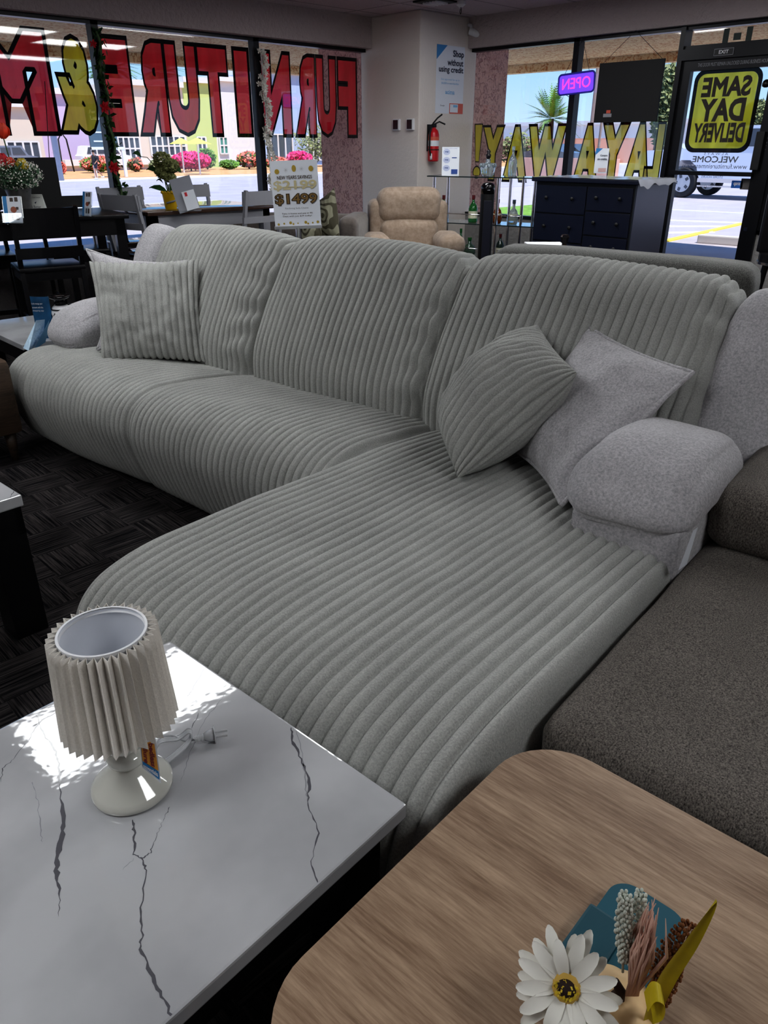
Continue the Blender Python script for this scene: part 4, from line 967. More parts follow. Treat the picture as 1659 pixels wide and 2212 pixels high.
# ------------------------------------------------------------------ throw pillows
def pillow(name, label, BL, BR, TL, TR, th, m_, ribdir=None, seed=0, piping=False, pinch=.07, ears=0, N=100):
    ctr = (BL+BR+TL+TR)/4
    t = thing(name, label, 'pillow', ctr)
    nv = (BR-BL).cross(TL-BL).normalized()
    Uv = (BR-BL).normalized(); Vv = (TL-BL).normalized(); wid = (BR-BL).length; hei = (TL-BL).length
    tab = [0]
    for i in range(400):
        ua, ub = math.sin(PI/2*i/400), math.sin(PI/2*(i+1)/400)
        tab.append(tab[-1]+math.hypot((ub-ua)*wid/2, th/2*((max(0, 1-ua*ua))**.55-(max(0, 1-ub*ub))**.55)))
    def arcl(u):
        f = math.asin(min(1, abs(u)))/(PI/2)*400; j = min(399, int(f)); return math.copysign(tab[j]+(tab[j+1]-tab[j])*(f-j), u)*1.1
    def surf(u, v, side):
        # u,v in -1..1
        uu = u*(1-pinch*(1-v*v)*(abs(u)**3)); vv = v*(1-pinch*(1-u*u)*(abs(v)**3))
        a = (uu+1)/2; b = (vv+1)/2
        p = BL*(1-a)*(1-b)+BR*a*(1-b)+TL*(1-a)*b+TR*a*b
        k = max(0, (1-u**2))**.55*max(0, (1-v**2))**.55
        o = th/2*k
        wn = mnoise.noise(Vector((u*1.6, v*1.6, seed)))*.016*min(1, k*3)+mnoise.noise(Vector((u*5, v*5, seed+4)))*.006*min(1, k*4)
        if ribdir:
            x = arcl(u)
            rb_ = rib(x+.25+.004*mnoise.noise(Vector((u*2, v*2, seed))), .0165)
        rr_ = rb_ if ribdir else 0
        nd = nv*side*(k**.4+1e-6)+Uv*math.copysign(abs(u)**5, u)*.8+Vv*math.copysign(abs(v)**5, v)*.8
        return p+nv*side*(o+wn*(1 if side > 0 else .3))+nd.normalized()*rr_-ctr
    mb = MB(); n = N if not ribdir else int((max(wid, hei)+th)/PITCH*9)
    for side in (1, -1):
        vs = [surf(math.sin(PI/2*(-1+2*i/n)), math.sin(PI/2*(-1+2*j/n)), side) for i in range(n+1) for j in range(n+1)]
        fs = []
        for i in range(n):
            for j in range(n):
                q = (i*(n+1)+j, (i+1)*(n+1)+j, (i+1)*(n+1)+j+1, i*(n+1)+j+1); fs.append(q if side > 0 else q[::-1])
        mb.add(vs, fs)
    mb.build('cover', m_, t, True)
    if piping:
        pts = []
        for (a0, b0, a1, b1) in ((-1, -1, 1, -1), (1, -1, 1, 1), (1, 1, -1, 1), (-1, 1, -1, -1)):
            for k in range(24): f = k/24; pts.append(surf(a0+(a1-a0)*f, b0+(b1-b0)*f, 0))
        MB().tube(pts+[pts[0]], .0075, 8).build('piping', M['chenille'], t, True)
    return t
V = W
pillow('throw_pillow', 'ribbed grey plush throw pillow standing against the left back cushion', V(-.72, .42, .485), V(-.385, .085, .47), V(-.93, .285, .895), V(-.555, -.065, .90), .15, M['plush'], 'v', seed=1)
pillow('throw_pillow', 'pale heather throw pillow tucked behind the ribbed pillow at the left arm', V(-.86, .36, .50), V(-.50, .0, .50), V(-1.06, .22, .94), V(-.62, -.20, .905), .15, M['chenille'], None, seed=2, piping=True, pinch=.24)
C_, B_, D_, A_ = V(1.38, .50, .50), V(1.60, .25, .80), V(1.09, .20, .535), V(1.31, -.03, .85)
pillow('throw_pillow', 'ribbed grey plush throw pillow tilted on the chaise against the heather pillow', D_, C_, A_, B_, .29, M['plush'], 'v', seed=3, pinch=.05)
pillow('throw_pillow', 'pale heather piped throw pillow leaning between the tilted ribbed pillow and the right armrest', V(1.42, .22, .50), V(1.72, .49, .50), V(1.46, -.10, .86), V(1.87, .05, .81), .17, M['chenille'], None, seed=4, piping=True)

# ------------------------------------------------------------------ charcoal armless sofa on the right
t = thing('charcoal_sofa', 'charcoal woven armless sofa beside the chaise, lower right', 'sofa', (1.35, 0, 0), math.radians(-84+90))
ang = math.atan2(.722-.577, 1.749-.935)
t.rotation_euler = (0, 0, math.radians(7)); t.location = (.935, .585, 0)
# local x = depth toward the back, local -y = away along the seat
cushmb((0, -1.6, .17), (1.1, -.015, .455), .05, 1).build('seat_cushion', M['darkweave'], t, True)
MB().box((.04, -1.58, .05), (1.1, -.03, .2), b=.02).build('base', M['darkweave'], t)
cushmb((.87, -1.6, .44), (1.95, -.01, .625), .07, 3).build('back_cushion', M['darkweave'], t, True)
MB().box((1.0, -1.58, .15), (1.9, -.04, .5), b=.03).build('back_frame', M['darkweave'], t)
for x, y in ((.08, -.08), (.08, -1.5), (1.8, -.1), (1.8, -1.5)): MB().cyl((x, y, 0), .025, .17, 10).build('foot', M['blackm'], t)

# ------------------------------------------------------------------ marble lamp table
tr_ = math.radians(5)
def marbletable(name, label, corner, rot, sx, sy, zt, th, leg=.085, veins=(), inset=.03, loc=None, flip=1):
    """corner = far right-hand corner; extends -x (sx) and -y (sy) in its own frame"""
    t = thing(name, label, 'table', (corner[0], corner[1], 0), rot)
    mb = MB().box((-sx, -sy, zt-th), (0, 0, zt), b=.004)
    inv = (Tr(corner[0], corner[1], 0) @ Rz(rot)).inverted()
    for (pts, ws, mi) in veins:
        mb.cur = mi; R = random.Random(len(pts)*7+int(pts[0][0])); P = [inv @ onZ(px, py, zt) for px, py in pts]
        fine = []
        for i in range(len(P)-1):
            for k in range(6):
                f = k/6; q = P[i].lerp(P[i+1], f); w_ = ws[i]+(ws[i+1]-ws[i])*f; dd = (P[i+1]-P[i]); nn_ = Vector((-dd.y, dd.x, 0)).normalized()
                fine.append((q+nn_*R.uniform(-.0018, .0018), w_*R.uniform(.25, .95), nn_))
        fine.append((P[-1], .0002, nn_)); vs = []
        for q, w_, nn_ in fine: vs += [(q.x-nn_.x*w_/2, q.y-nn_.y*w_/2, zt+.0003), (q.x+nn_.x*w_/2, q.y+nn_.y*w_/2, zt+.0003)]
        vs = [(min(-.003, max(-sx+.003, a)), min(-.003, max(-sy+.003, b)), c) for a, b, c in vs]
        mb.add(vs, [(2*i, 2*i+1, 2*i+3, 2*i+2) for i in range(len(fine)-1)])
    mb.build('tabletop', [M['marble'], M['vein'], M['veinf']], t)
    for x in (-sx+inset, -inset-leg):
        for y in (-sy+inset, -inset-leg): MB().box((x, y, 0), (x+leg, y+leg, zt-th-.001), b=.002).build('leg', M['black'], t)
    ap = MB(); 
    for (a, b) in (((-sx+inset, -inset-.02), (-inset, -inset)), ((-sx+inset, -sy+inset), (-inset, -sy+inset+.02)), ((-inset-.02, -sy+inset), (-inset, -inset)), ((-sx+inset, -sy+inset), (-sx+inset+.02, -inset))): ap.box((a[0]+.0, a[1], zt-th-.09), (b[0], b[1], zt-th-.0005))
    ap.build('apron', M['black'], t); return t
VE = [([(78, 1545), (92, 1580), (118, 1620), (127, 1650), (128, 1700), (138, 1778), (128, 1830), (121, 1880), (128, 1930), (127, 1980)], [.001, .003, .0035, .003, .004, .009, .010, .009, .003, .001], 1),
      ([(120, 1540), (95, 1552), (78, 1570), (60, 1600), (30, 1640), (5, 1660), (2, 1690)], [.003, .004, .003, .0015, .001, .002, .001], 1),
      ([(284, 1772), (292, 1800), (288, 1845), (308, 1855), (315, 1880), (305, 1960), (308, 2020), (302, 2050), (330, 2110), (355, 2160), (378, 2212)], [.004, .006, .003, .004, .005, .004, .003, .004, .006, .005, .005], 1),
      ([(308, 1855), (325, 1843), (332, 1820), (345, 1790), (358, 1760), (367, 1743)], [.003, .0025, .001, .0007, .001, .003], 1),
      ([(290, 1855), (265, 1880)], [.001, .0015], 2),
      ([(628, 1572), (632, 1600), (650, 1640), (668, 1690), (664, 1740), (690, 1800), (672, 1860), (688, 1910), (720, 1918)], [.004, .007, .005, .006, .003, .003, .0025, .003, .002], 1),
      ([(640, 1575), (655, 1640), (660, 1700), (665, 1735)], [.001, .002, .003, .001], 2),
      ([(70, 1690), (82, 1730), (88, 1790), (92, 1820)], [.0015, .001, .0025, .001], 2),
      ([(500, 1480), (470, 1520), (440, 1560), (405, 1640), (390, 1690)], [.001, .002, .001, .0015, .001], 2),
      ([(430, 1540), (414, 1575)], [.003, .002], 1),
      ([(440, 1445), (415, 1490), (405, 1505)], [.003, .003, .001], 2)]
marbletable('marble_side_table', 'glossy white marble topped table with black legs under the pleated lamp', (.573, 1.237), math.radians(4.2), 1.25, .648, .47, .03, veins=VE)
marbletable('marble_coffee_table', 'white marble topped table with black legs, corner only, at the left edge', (.628-.9*math.sin(math.radians(4)), 2.19+.9, 0), math.radians(4), .9, .9, .47, .035, leg=.10, inset=.008,
            veins=[([(18, 1046), (30, 1060), (22, 1075), (26, 1085)], [.002, .003, .002, .001], 1), ([(48, 1062), (30, 1072), (15, 1078)], [.002, .002, .001], 1)]).location.z = 0
# ------------------------------------------------------------------ lamp
LX, LY, LZ = .328, .922, .4705
lamp = thing('table_lamp', 'small white table lamp with pleated fabric shade on the marble table', 'lamp', (LX, LY, LZ))
cer = mat('white_glazed_ceramic', (206, 206, 198), .08, coat=.6, spec=.7)
MB().lathe([(.0, 0), (.060, 0), (.063, .004), (.063, .012), (.058, .017), (.048, .026), (.034, .040), (.022, .052), (.020, .056), (.030, .062), (.032, .070), (.028, .078), (.020, .082), (.022, .087), (.033, .096), (.034, .106), (.028, .116), (.018, .120), (.015, .15), (.015, .19)], n=64).build('lamp_base', cer, lamp, True)
NP = 36; vs = []; fs = []; R_ = random.Random(5); jit = [R_.uniform(-.35, .35) for _ in range(NP)]
z0, z1 = .138, .302
for j in range(9):
    f = j/8; z = z0+(z1-z0)*f
    for k in range(NP):
        for q in range(2):
            a = 2*PI*(k+.5*q+jit[k]*.3*(1-f))/NP
            r = (.072+(.0625-.072)*f) if q else (.087+(.077-.087)*f)
            if q == 0: r *= 1+.02*jit[k]*(1-f)
            vs.append((r*math.cos(a), r*math.sin(a), z))
n = NP*2
for j in range(8):
    for k in range(n): fs.append((j*n+k, j*n+(k+1) % n, (j+1)*n+(k+1) % n, (j+1)*n+k))
sh = MB().add(vs, fs).build('lamp_shade', cloth('cream_shade_fabric', (240, 236, 229), (250, 246, 240), 300, bump=.2, sheen=.1), lamp)
md = sh.modifiers.new('sol', 'SOLIDIFY'); md.thickness = .0012
MB().lathe([(.0585, .296), (.063, .299), (.063, .304), (.0595, .304)], n=64, cap=False).build('shade_rim', M['white'], sh, 'auto')
vs = []; fs = []
for j in range(2):
    for k in range(64):
        a = 2*PI*k/64; r = (.0705, .061)[j]; vs.append((r*math.cos(a), r*math.sin(a), (.142, .302)[j]))
for k in range(64): fs.append((k, 64+k, 64+(k+1) % 64, (k+1) % 64))
MB().add(vs, fs).build('shade_lining', mat('pale_blue_lining', (226, 229, 236), .7), sh, True)
MB().lathe([(.012, .19), (.02, .2), (.02, .225)], n=20).build('bulb_socket', M['white'], lamp, 'auto')
# cord and plug
cordm = mat('clear_cord', (200, 202, 206), .2, spec=.7)
def cordpts(px): return [onZ(x, y, LZ+z)-Vector((LX, LY, LZ)) for x, y, z in px]
m = MB()
for off in (0, 3, 6, -4):
    m.tube(catmull([tuple(v) for v in cordpts([(330, 1650-off, .01), (345, 1600+off, .03), (385, 1592+off, .012), (408, 1577+off, .02), (413, 1590+off, .01), (395, 1615+off, .008), (350, 1650+off, .006)])], 6), .0018, 6)
m.tube(catmull([tuple(v) for v in cordpts([(340, 1592, .035), (370, 1588, .02), (400, 1600, .006), (420, 1597, .006)])], 6), .0022, 6)
m.build('power_cord', cordm, lamp, True)
a, b, c2 = cordpts([(418, 1597, .012), (462, 1587, .012), (494, 1582, .012)])
m = MB()
for k in range(7): f = k/7; q = a.lerp(b, .05+f*.45); m.tube([q, q+(b-a)*.04], .006, 10)
m.tube([a.lerp(b, .5), a.lerp(b, .75), b], [.006, .010, .012], 12)
m.tube([b, b+(b-a)*.05], .015, 12); pl = m.build('plug', cordm, lamp, True)
bb = MB(); d_ = (c2-b)
for s in (-1, 1): nn_ = Vector((-d_.y, d_.x, 0)).normalized()*.006*s; bb.tube([b+nn_, b+nn_+d_*.9], .0022, 6)
bb.build('plug_prongs', mat('clear_plug_cover', (210, 212, 214), .15), pl)
# price tag
c0, c1, c2, c3 = (onD(303, 1600, 0) for _ in range(4))
base = Vector((LX, LY, LZ))
fwd = Vector((math.cos(YAW), math.sin(YAW), 0)); rgt = Vector((math.sin(YAW), -math.cos(YAW), 0))
def tagp(px, py, back): 
    D0 = LX*math.cos(YAW)+LY*math.sin(YAW)+back; return onD(px, py, D0)-base
q = [tagp(302, 1603, -.05), tagp(336, 1594, -.045), tagp(348, 1692, -.062), tagp(307, 1658, -.062)]
tg = MB().add(q, [(0, 1, 2, 3)]).build('price_tag', M['paper'], lamp)
def lerp2(u, v, e=.0012): p = q[0].lerp(q[1], u).lerp(q[3].lerp(q[2], u), v); return p-fwd*e
MB().add([lerp2(.08, .05), lerp2(.9, .05), lerp2(.95, .72), lerp2(.08, .68)], [(0, 1, 2, 3)]).build('orange_panel', mat('tag_orange', (214, 150, 60), .5), tg)
MB().add([lerp2(.08, .7), lerp2(.95, .74), lerp2(.95, .93), lerp2(.08, .88)], [(0, 1, 2, 3)]).build('blue_panel', M['blue'], tg)
m = MB()
for (s_, u0, u1) in (('bedless', .55, .85), ('allure', .18, .45)):
    v_, f_, w_, h_ = textgeo(s_, .6, 1, .03); m.add([lerp2(u0+(u1-u0)*(y), .08+x, .002) for x, y, z in v_], f_)
m.build('tag_lettering', mat('tag_dark_red', (120, 40, 50), .5), tg)
v_, f_, w_, h_ = textgeo('essentials', .8, .12, .03); MB().add([lerp2(.1+x, .87-y, .002) for x, y, z in v_], f_).build('tag_small_lettering', M['white'], tg)

# ------------------------------------------------------------------ oak table, lower right
def roundpoly(x0, y0, x1, y1, r, n=8):
    return rrect(x1-x0, y1-y0, r, n, (x0+x1)/2, (y0+y1)/2)
t = thing('oak_side_table', 'light oak side table with rounded corners and rounded edge, lower right foreground', 'table', (.228, .487, 0), math.radians(4))
# local: x to the far side, y to the left; table spans x 0..0.64, y -.75..0
poly = roundpoly(0, -.80, .645, 0, .11, 10)
MB().prism(poly, .03, T=Tr(0, 0, .47)).build('tabletop', M['oak'], t, 'auto')
for x, y in ((.08, -.08), (.56, -.08), (.08, -.72), (.56, -.72)): MB().tube([(x, y, 0), (x, y, .47)], [.016, .026], 14).build('leg', M['oak'], t, True)
MB().prism(roundpoly(.06, -.74, .585, -.06, .07, 6), .05, T=Tr(0, 0, .419)).build('apron', M['oak'], t, 'auto')
# teal case lying on it
q = onZ(1365, 2022, .515)
t = thing('teal_case', 'flat teal case with rounded corners lying behind the dried flowers on the oak table', 'case', (q.x, q.y, .5005), math.radians(4))
MB().prism(rrect(.125, .10, .028, 8), .022).build('case_body', mat('teal_plastic', (20, 84, 100), .5), t, 'auto')
MB().box((-.085, .005, .0), (-.0, .058, .026), b=.004).build('case_flap', mat('dark_teal_plastic', (16, 72, 86), .5), t)
# flower arrangement with pumpkin
q = onZ(1290, 2160, .54)
t = thing('flower_arrangement', 'autumn table arrangement with white daisy, cream pumpkin, dried grasses and a yellow leaf', 'flower arrangement', (q.x, q.y, .5005), FACE)
# local: x right, y away, z up ; pixel helper
Ti = (Tr(q.x, q.y, .5005) @ Rz(FACE)).inverted()
D0 = q.x*math.cos(YAW)+q.y*math.sin(YAW)
def lp(px, py, dz=0): return Ti @ onD(px, py, D0+dz)
c = lp(1224, 2132, -.01); 
up = (Vector((-.25, -.62, .74))).normalized()
pm = MB(); R = random.Random(2)
u = up.orthogonal().normalized(); w_ = up.cross(u)
for ring, (nr, rr) in enumerate(((16, .057), (13, .050))):
    for k in range(nr):
        a = 2*PI*(k+.4*ring)/nr+R.uniform(-.08, .08); d = u*math.cos(a)+w_*math.sin(a); s = d.cross(up); L_ = rr*R.uniform(.88, 1.1); hw = .0072
        rows = []
        for (f, ww, hh) in ((.12, .5, .0), (.35, .9, .004), (.6, 1.1, .006), (.85, .9, .003), (.97, .55, -.001), (1.02, .15, -.003)):
            cc = c+d*L_*f+up*(hh+.003*ring+.012*f*ring); rows += [cc-s*hw*ww, cc+up*-.002, cc+s*hw*ww]
        fs_ = []
        for i in range(5): fs_ += [(3*i, 3*i+1, 3*i+4, 3*i+3), (3*i+1, 3*i+2, 3*i+5, 3*i+4)]
        pm.add(rows, fs_)
dz_ = pm.build('daisy_petals', M['petalwh'], t, True)
MB().lathe([(.0, .0055), (.012, .006), (.015, .004), (.018, .0)], n=24, T=Matrix.Translation(c+up*.004) @ up.to_track_quat('Z', 'Y').to_matrix().to_4x4()).build('daisy_ring', mat('yellow_orange_ring', (200, 165, 80), .7), t, True)
MB().ell(c+up*.009, (.0105, .0105, .008), 16, 10).build('daisy_eye', mat('dark_brown_eye', (44, 26, 20), .8), t, True)
MB().leaves(c+up*.011, (.013, .013, .006), 90, .0022, 3, .8, .8).build('pollen', M['petalyel'], t)
# pumpkin
c = lp(1326, 2186, -.005)
vs = []; fs = []; nn_, mm_ = 64, 24
for i in range(mm_+1):
    ph = -PI/2+PI*i/mm_
    for k in range(nn_):
        a = 2*PI*k/nn_; r = .048*math.cos(ph)*(1+.075*abs(math.cos(4*a))-.03)-.0*0
        z = .036*math.sin(ph)-.010*math.exp(-((math.cos(ph)*.048)/.014)**2)*(1 if ph > 0 else -1)
        vs.append(c+Vector((r*math.cos(a), r*math.sin(a), z)))
for i in range(mm_):
    for k in range(nn_): fs.append((i*nn_+k, i*nn_+(k+1) % nn_, (i+1)*nn_+(k+1) % nn_, (i+1)*nn_+k))
pk = MB().add(vs, fs).build('pumpkin', mat('cream_pumpkin', (236, 204, 156), .55, var=.08, vscale=20), t, True)
MB().tube([c+Vector((0, 0, .024)), c+Vector((.002, 0, .038)), c+Vector((-.004, .004, .05))], [.009, .006, .004], 8).build('pumpkin_stem', mat('dark_stem', (62, 44, 38), .8), pk, True)
# dried stems
def spike(name, p0, p1, m_, r, n, size, seed, asp=.5):
    mb = MB().tube([p0, p1], [.0015, .001], 5)
    R = random.Random(seed); d = (p1-p0); dn = d.normalized(); uu = dn.orthogonal().normalized(); ww = dn.cross(uu)
    for k in range(n):
        f = .15+.85*k/n; a = k*2.4; rr = r*math.sin(PI*min(1, max(.05, (1-f)*.75+.22)))*R.uniform(.7, 1.15); q_ = p0+d*f; o_ = (uu*math.cos(a)+ww*math.sin(a))
        mb.ell(q_+o_*rr*.8, (size*.7, size*.7, size), 6, 4)
    mb.build(name, m_, t, True)
paleg = mat('pale_sage_dried', (206, 210, 200), .8)
spike('sage_spike', lp(1345, 2100, .0), lp(1350, 1932, .01), paleg, .010, 190, .003, 1)
spike('sage_spike', lp(1365, 2110, .01), lp(1384, 1930, .02), paleg, .011, 190, .003, 2)
rust = mat('rust_brown_dried', (132, 84, 48), .8)
spike('rust_seed_head', lp(1400, 2130, .02), lp(1492, 1998, .02), rust, .015, 240, .0028, 3)
spike('rust_seed_head', lp(1420, 2190, .0), lp(1462, 2060, .01), rust, .013, 200, .0028, 4)
mb = MB(); R = random.Random(9); p0 = lp(1365, 2150, -.01); p1 = lp(1408, 1968, -.01)
for k in range(46):
    e_ = p1+Vector((R.gauss(0, .006), R.gauss(0, .006), R.uniform(-.03, .004))); mid = p0.lerp(e_, .6)+Vector((R.gauss(0, .006), R.gauss(0, .005), 0))
    mb.tube([p0+Vector((R.gauss(0, .003), 0, 0)), mid, e_], [.0018, .002, .0004], 4)
mb.build('pink_grass_plume', mat('dusty_pink_grass', (206, 168, 152), .8), t, True)
mb = MB(); P = [lp(1400, 2215, -.03), lp(1440, 2120, -.03), lp(1492, 2040, -.03), lp(1549, 1948, -.03)]; cm_ = catmull([tuple(x) for x in P], 6)
vs = []; 
for i, p in enumerate(cm_):
    f = i/(len(cm_)-1); wd = .011*(math.sin(PI*(f*.86+.14))**.8) ; p = Vector(p); vs += [p-Vector((wd, 0, wd*.3)), p+Vector((0, .003, 0)), p+Vector((wd, 0, wd*.3))]
fs = []
for i in range(len(cm_)-1): fs += [(3*i, 3*i+1, 3*i+4, 3*i+3), (3*i+1, 3*i+2, 3*i+5, 3*i+4)]
mb.add(vs, fs); mb.build('yellow_leaf', mat('bright_yellow_leaf', (196, 176, 20), .5, var=.2, vscale=20), t, True)
mb = MB(); P = [lp(1395, 2165, -.035), lp(1412, 2142, -.04), lp(1432, 2152, -.045), lp(1428, 2180, -.04), lp(1408, 2190, -.035)]; cm_ = catmull([tuple(x) for x in P], 5)
vs = []
for i, p in enumerate(cm_): p = Vector(p); vs += [p-Vector((0, .008, .004)), p+Vector((0, .008, .004))]
mb.add(vs, [(2*i, 2*i+1, 2*i+3, 2*i+2) for i in range(len(cm_)-1)]); mb.build('curled_yellow_leaf', MATS['bright_yellow_leaf'], t, True)
MB().ell(lp(1350, 2200, .04), (.09, .03, .03), 24, 12).build('moss_base', M['walnut'], t, True)
MB().tube([(.01, 0, 0), (.01, 0, .03)], [.06, .05], 20).build('base_disc', M['walnut'], t)

# ------------------------------------------------------------------ far left: marble end table, vase, card, wooden cabinet
t = marbletable('marble_end_table', 'white marble topped end table behind the left arm of the ribbed sofa', (1.93, 4.85), 0, .58, .73, .46, .03, leg=.07)
vp = onZ(130, 700, .46)
vp = onD(130, 655, 4.1)
t = thing('patterned_vase', 'black necked vase with black and white diamond pattern on the marble end table', 'vase', (vp.x, vp.y, .4605))
k_ = (vp.z+.02-.46)
MB().lathe([(.03, 0), (.045, .03), (.058, .09), (.056, .13), (.044, .158), (.032, .168)], n=32).build('vase_body', M['white'], t, True)
MB().lathe([(.032, .168), (.030, .18), (.028, .195), (.05, .206), (.056, .212), (.054, .217), (.03, .212)], n=32).build('vase_neck', mat('gloss_black_glaze', (10, 10, 12), .08), t, True)
m = MB()
for zc_, rr in ((.118, .0582),):
    for k in range(12):
        a = 2*PI*k/12; T = Rz(a) @ Tr(rr+.0006, 0, zc_) @ Rz(PI/2) @ Rx(PI/2); m.add([(0, -.018, 0), (.0125, 0, -.002), (0, .018, 0), (-.0125, 0, -.002)], [(0, 1, 2, 3), (3, 2, 1, 0)], T)
m.build('diamond_pattern', M['blackm'], t)
for z, r in ((.145, .0525), (.09, .0592)): MB().lathe([(r, z), (r-.001, z+.006)], n=32).build('black_band', M['blackm'], t)
bp = onD(92, 680, 4.0); lzt = onD(92, 645, 4.0).z-.4605
t = thing('blue_leaflet', 'blue and green curved leaflet standing beside the patterned vase', 'leaflet', (bp.x+.02, bp.y+.05, .4605), FACE)
vs = []; 
for j in range(9):
    f = j/8; a = -.9+1.5*f; vs += [(.07*math.sin(a)*1.0, -.05*math.cos(a)+.05, 0), (.07*math.sin(a), -.05*math.cos(a)+.05, lzt)]
MB().add([(x*1.1, y, z) for x, y, z in vs], [(2*i, 2*i+2, 2*i+3, 2*i+1) for i in range(8)]).build('leaflet_sheet', mat('teal_blue_print', (40, 90, 130), .35, var=.5, vscale=8), t, True)
m = MB()
for i, s_ in enumerate(('Easily manage your', 'account with the', 'shopping app')): addtext(m, s_, -.046, lzt-.04-.018*i, .058, .010, T=Tr(0, -.008, 0) @ PLY)
m.build('leaflet_text', M['white'], t)
t = thing('wooden_cabinet', 'dark walnut cabinet with rounded corner and tapered leg at the far left edge', 'cabinet', (.845, 3.92, 0), 0)
MB().box((-.295, -.23, .14), (.295, .23, .50), b=.035).build('cabinet_body', M['walnut'], t, 'auto')
MB().box((.29, -.185, .18), (.299, .185, .46), b=.004).build('side_panel', mat('dark_panel_wood', (52, 40, 32), .5), t)
for x in (-.24, .24):
    for y in (-.17, .17): MB().tube([(x, y, .15), (x, y, 0)], [.03, .017], 14).build('leg', M['walnut'], t, True)
# ------------------------------------------------------------------ black counter table and stools
def slatchair(name, label, loc, rz, m_, seat_m, H=1.02, SH=.61, W_=.44, D_=.40, group=None, rails=((.86, 1.02), (.70, .76)), pads=True):
    """local: back at +y"""
    t = thing(name, label, 'chair', loc, rz, group)
    hw = W_/2
    for s in (-1, 1):
        MB().tube([(s*(hw-.02), D_/2+.03, 0), (s*(hw-.02), D_/2-.02, SH), (s*(hw-.02), D_/2+.06, H)], [.02, .022, .018], 4).build('leg', m_, t)
        MB().box((s*(hw-.02)-.02, -D_/2, 0), (s*(hw-.02)+.02, -D_/2+.04, SH-.03), b=.003).build('leg', m_, t)
    for z0, z1 in rails:
        vs = []; 
        for k in range(9):
            f = -1+2*k/8; y = D_/2+.02*(1-f*f)+.04*(z0-SH)/(H-SH); vs += [(f*hw, y, z0), (f*hw, y+.015*(z1-z0)/.16, z1)]
        mb = MB().add([(x, y-.01, z) for x, y, z in vs]+[(x, y+.012, z) for x, y, z in vs], [(2*i, 2*i+2, 2*i+3, 2*i+1) for i in range(8)]+[(18+2*i, 18+2*i+1, 18+2*i+3, 18+2*i+2) for i in range(8)]+[(2*i+1, 2*i+3, 18+2*i+3, 18+2*i+1) for i in range(8)]+[(2*i, 18+2*i, 18+2*i+2, 2*i+2) for i in range(8)]+[(0, 1, 19, 18), (16, 34, 35, 17)])
        mb.build('back_rail', m_, t)
    MB().box((-hw, -D_/2, SH-.035), (hw, D_/2, SH), b=.012).build('seat', seat_m, t, 'auto')
    MB().box((-hw+.03, -D_/2+.005, SH-.09), (hw-.03, -D_/2+.025, SH-.035)).box((-hw+.03, D_/2-.03, SH-.09), (hw-.03, D_/2-.01, SH-.035)).box((-hw+.01, -D_/2+.03, SH-.09), (-hw+.03, D_/2-.03, SH-.035)).box((hw-.03, -D_/2+.03, SH-.09), (hw-.01, D_/2-.03, SH-.035)).build('seat_frame', m_, t)
    MB().box((-hw+.03, -D_/2+.01, .2), (hw-.03, -D_/2+.03, .235)).build('footrest', m_, t)
    for s in (-1, 1): MB().box((s*(hw-.02)-.01, -D_/2+.03, .26), (s*(hw-.02)+.01, D_/2, .29)).build('stretcher', m_, t)
    return t
TA = math.radians(-12)
def counter(name, label, corner, rot, sx, sy, H, m_top, m_leg, th=.03, ov=.03, leg=.07):
    """corner = near right corner; extends -x and +y"""
    t = thing(name, label, 'table', (corner[0], corner[1], 0), rot)
    MB().box((-sx, 0, H-th), (0, sy, H), b=.006).build('tabletop', m_top, t, 'auto')
    ap = MB()
    for a, b in (((-sx+ov, ov), (-ov, ov+.02)), ((-sx+ov, sy-ov-.02), (-ov, sy-ov)), ((-sx+ov, ov), (-sx+ov+.02, sy-ov)), ((-ov-.02, ov), (-ov, sy-ov))): ap.box((a[0], a[1], H-th-.11), (b[0], b[1], H-th-.001))
    ap.build('apron', m_leg, t)
    for x in (-sx+ov, -ov-leg):
        for y in (ov, sy-ov-leg): MB().box((x, y, 0), (x+leg, y+leg, H-th-.001), b=.003).build('leg', m_leg, t)
    return t
counter('counter_table', 'black counter height dining table covered with leaflets and a flower pot', (2.76, 5.56), TA, 1.35, .80, .94, M['black'], M['black'])
def bt(x, y): v = Tr(2.76, 5.56, 0) @ Rz(TA) @ Vector((x, y, 0)); return (v.x, v.y, 0)
slatchair('counter_chair', 'black wooden counter chair nearest the camera, tucked under the black table', bt(-.62, .0), TA+PI, M['black'], M['black'], H=1.03, SH=.64, group=None, rails=((.84, 1.02), (.70, .77)))
slatchair('counter_chair', 'black counter chair at the right end of the black table, back toward the window', bt(-.25, .82), TA+0, M['black'], M['black'], H=1.03, SH=.64, rails=((.93, 1.02), (.78, .83)))
slatchair('counter_chair', 'black counter chair on the window side of the black table, left one', bt(-.95, .80), TA+0, M['black'], M['black'], H=1.03, SH=.64, rails=((.93, 1.02), (.78, .83)))
slatchair('counter_chair', 'black counter chair at the left end of the black table, partly out of frame', bt(-1.30, .10), TA+PI+.3, M['black'], M['black'], H=1.03, SH=.64, rails=((.84, 1.02), (.70, .77)))
# counter_table things
ZB_ = .941
def onB(px, py): return onZ(px, py, ZB_)
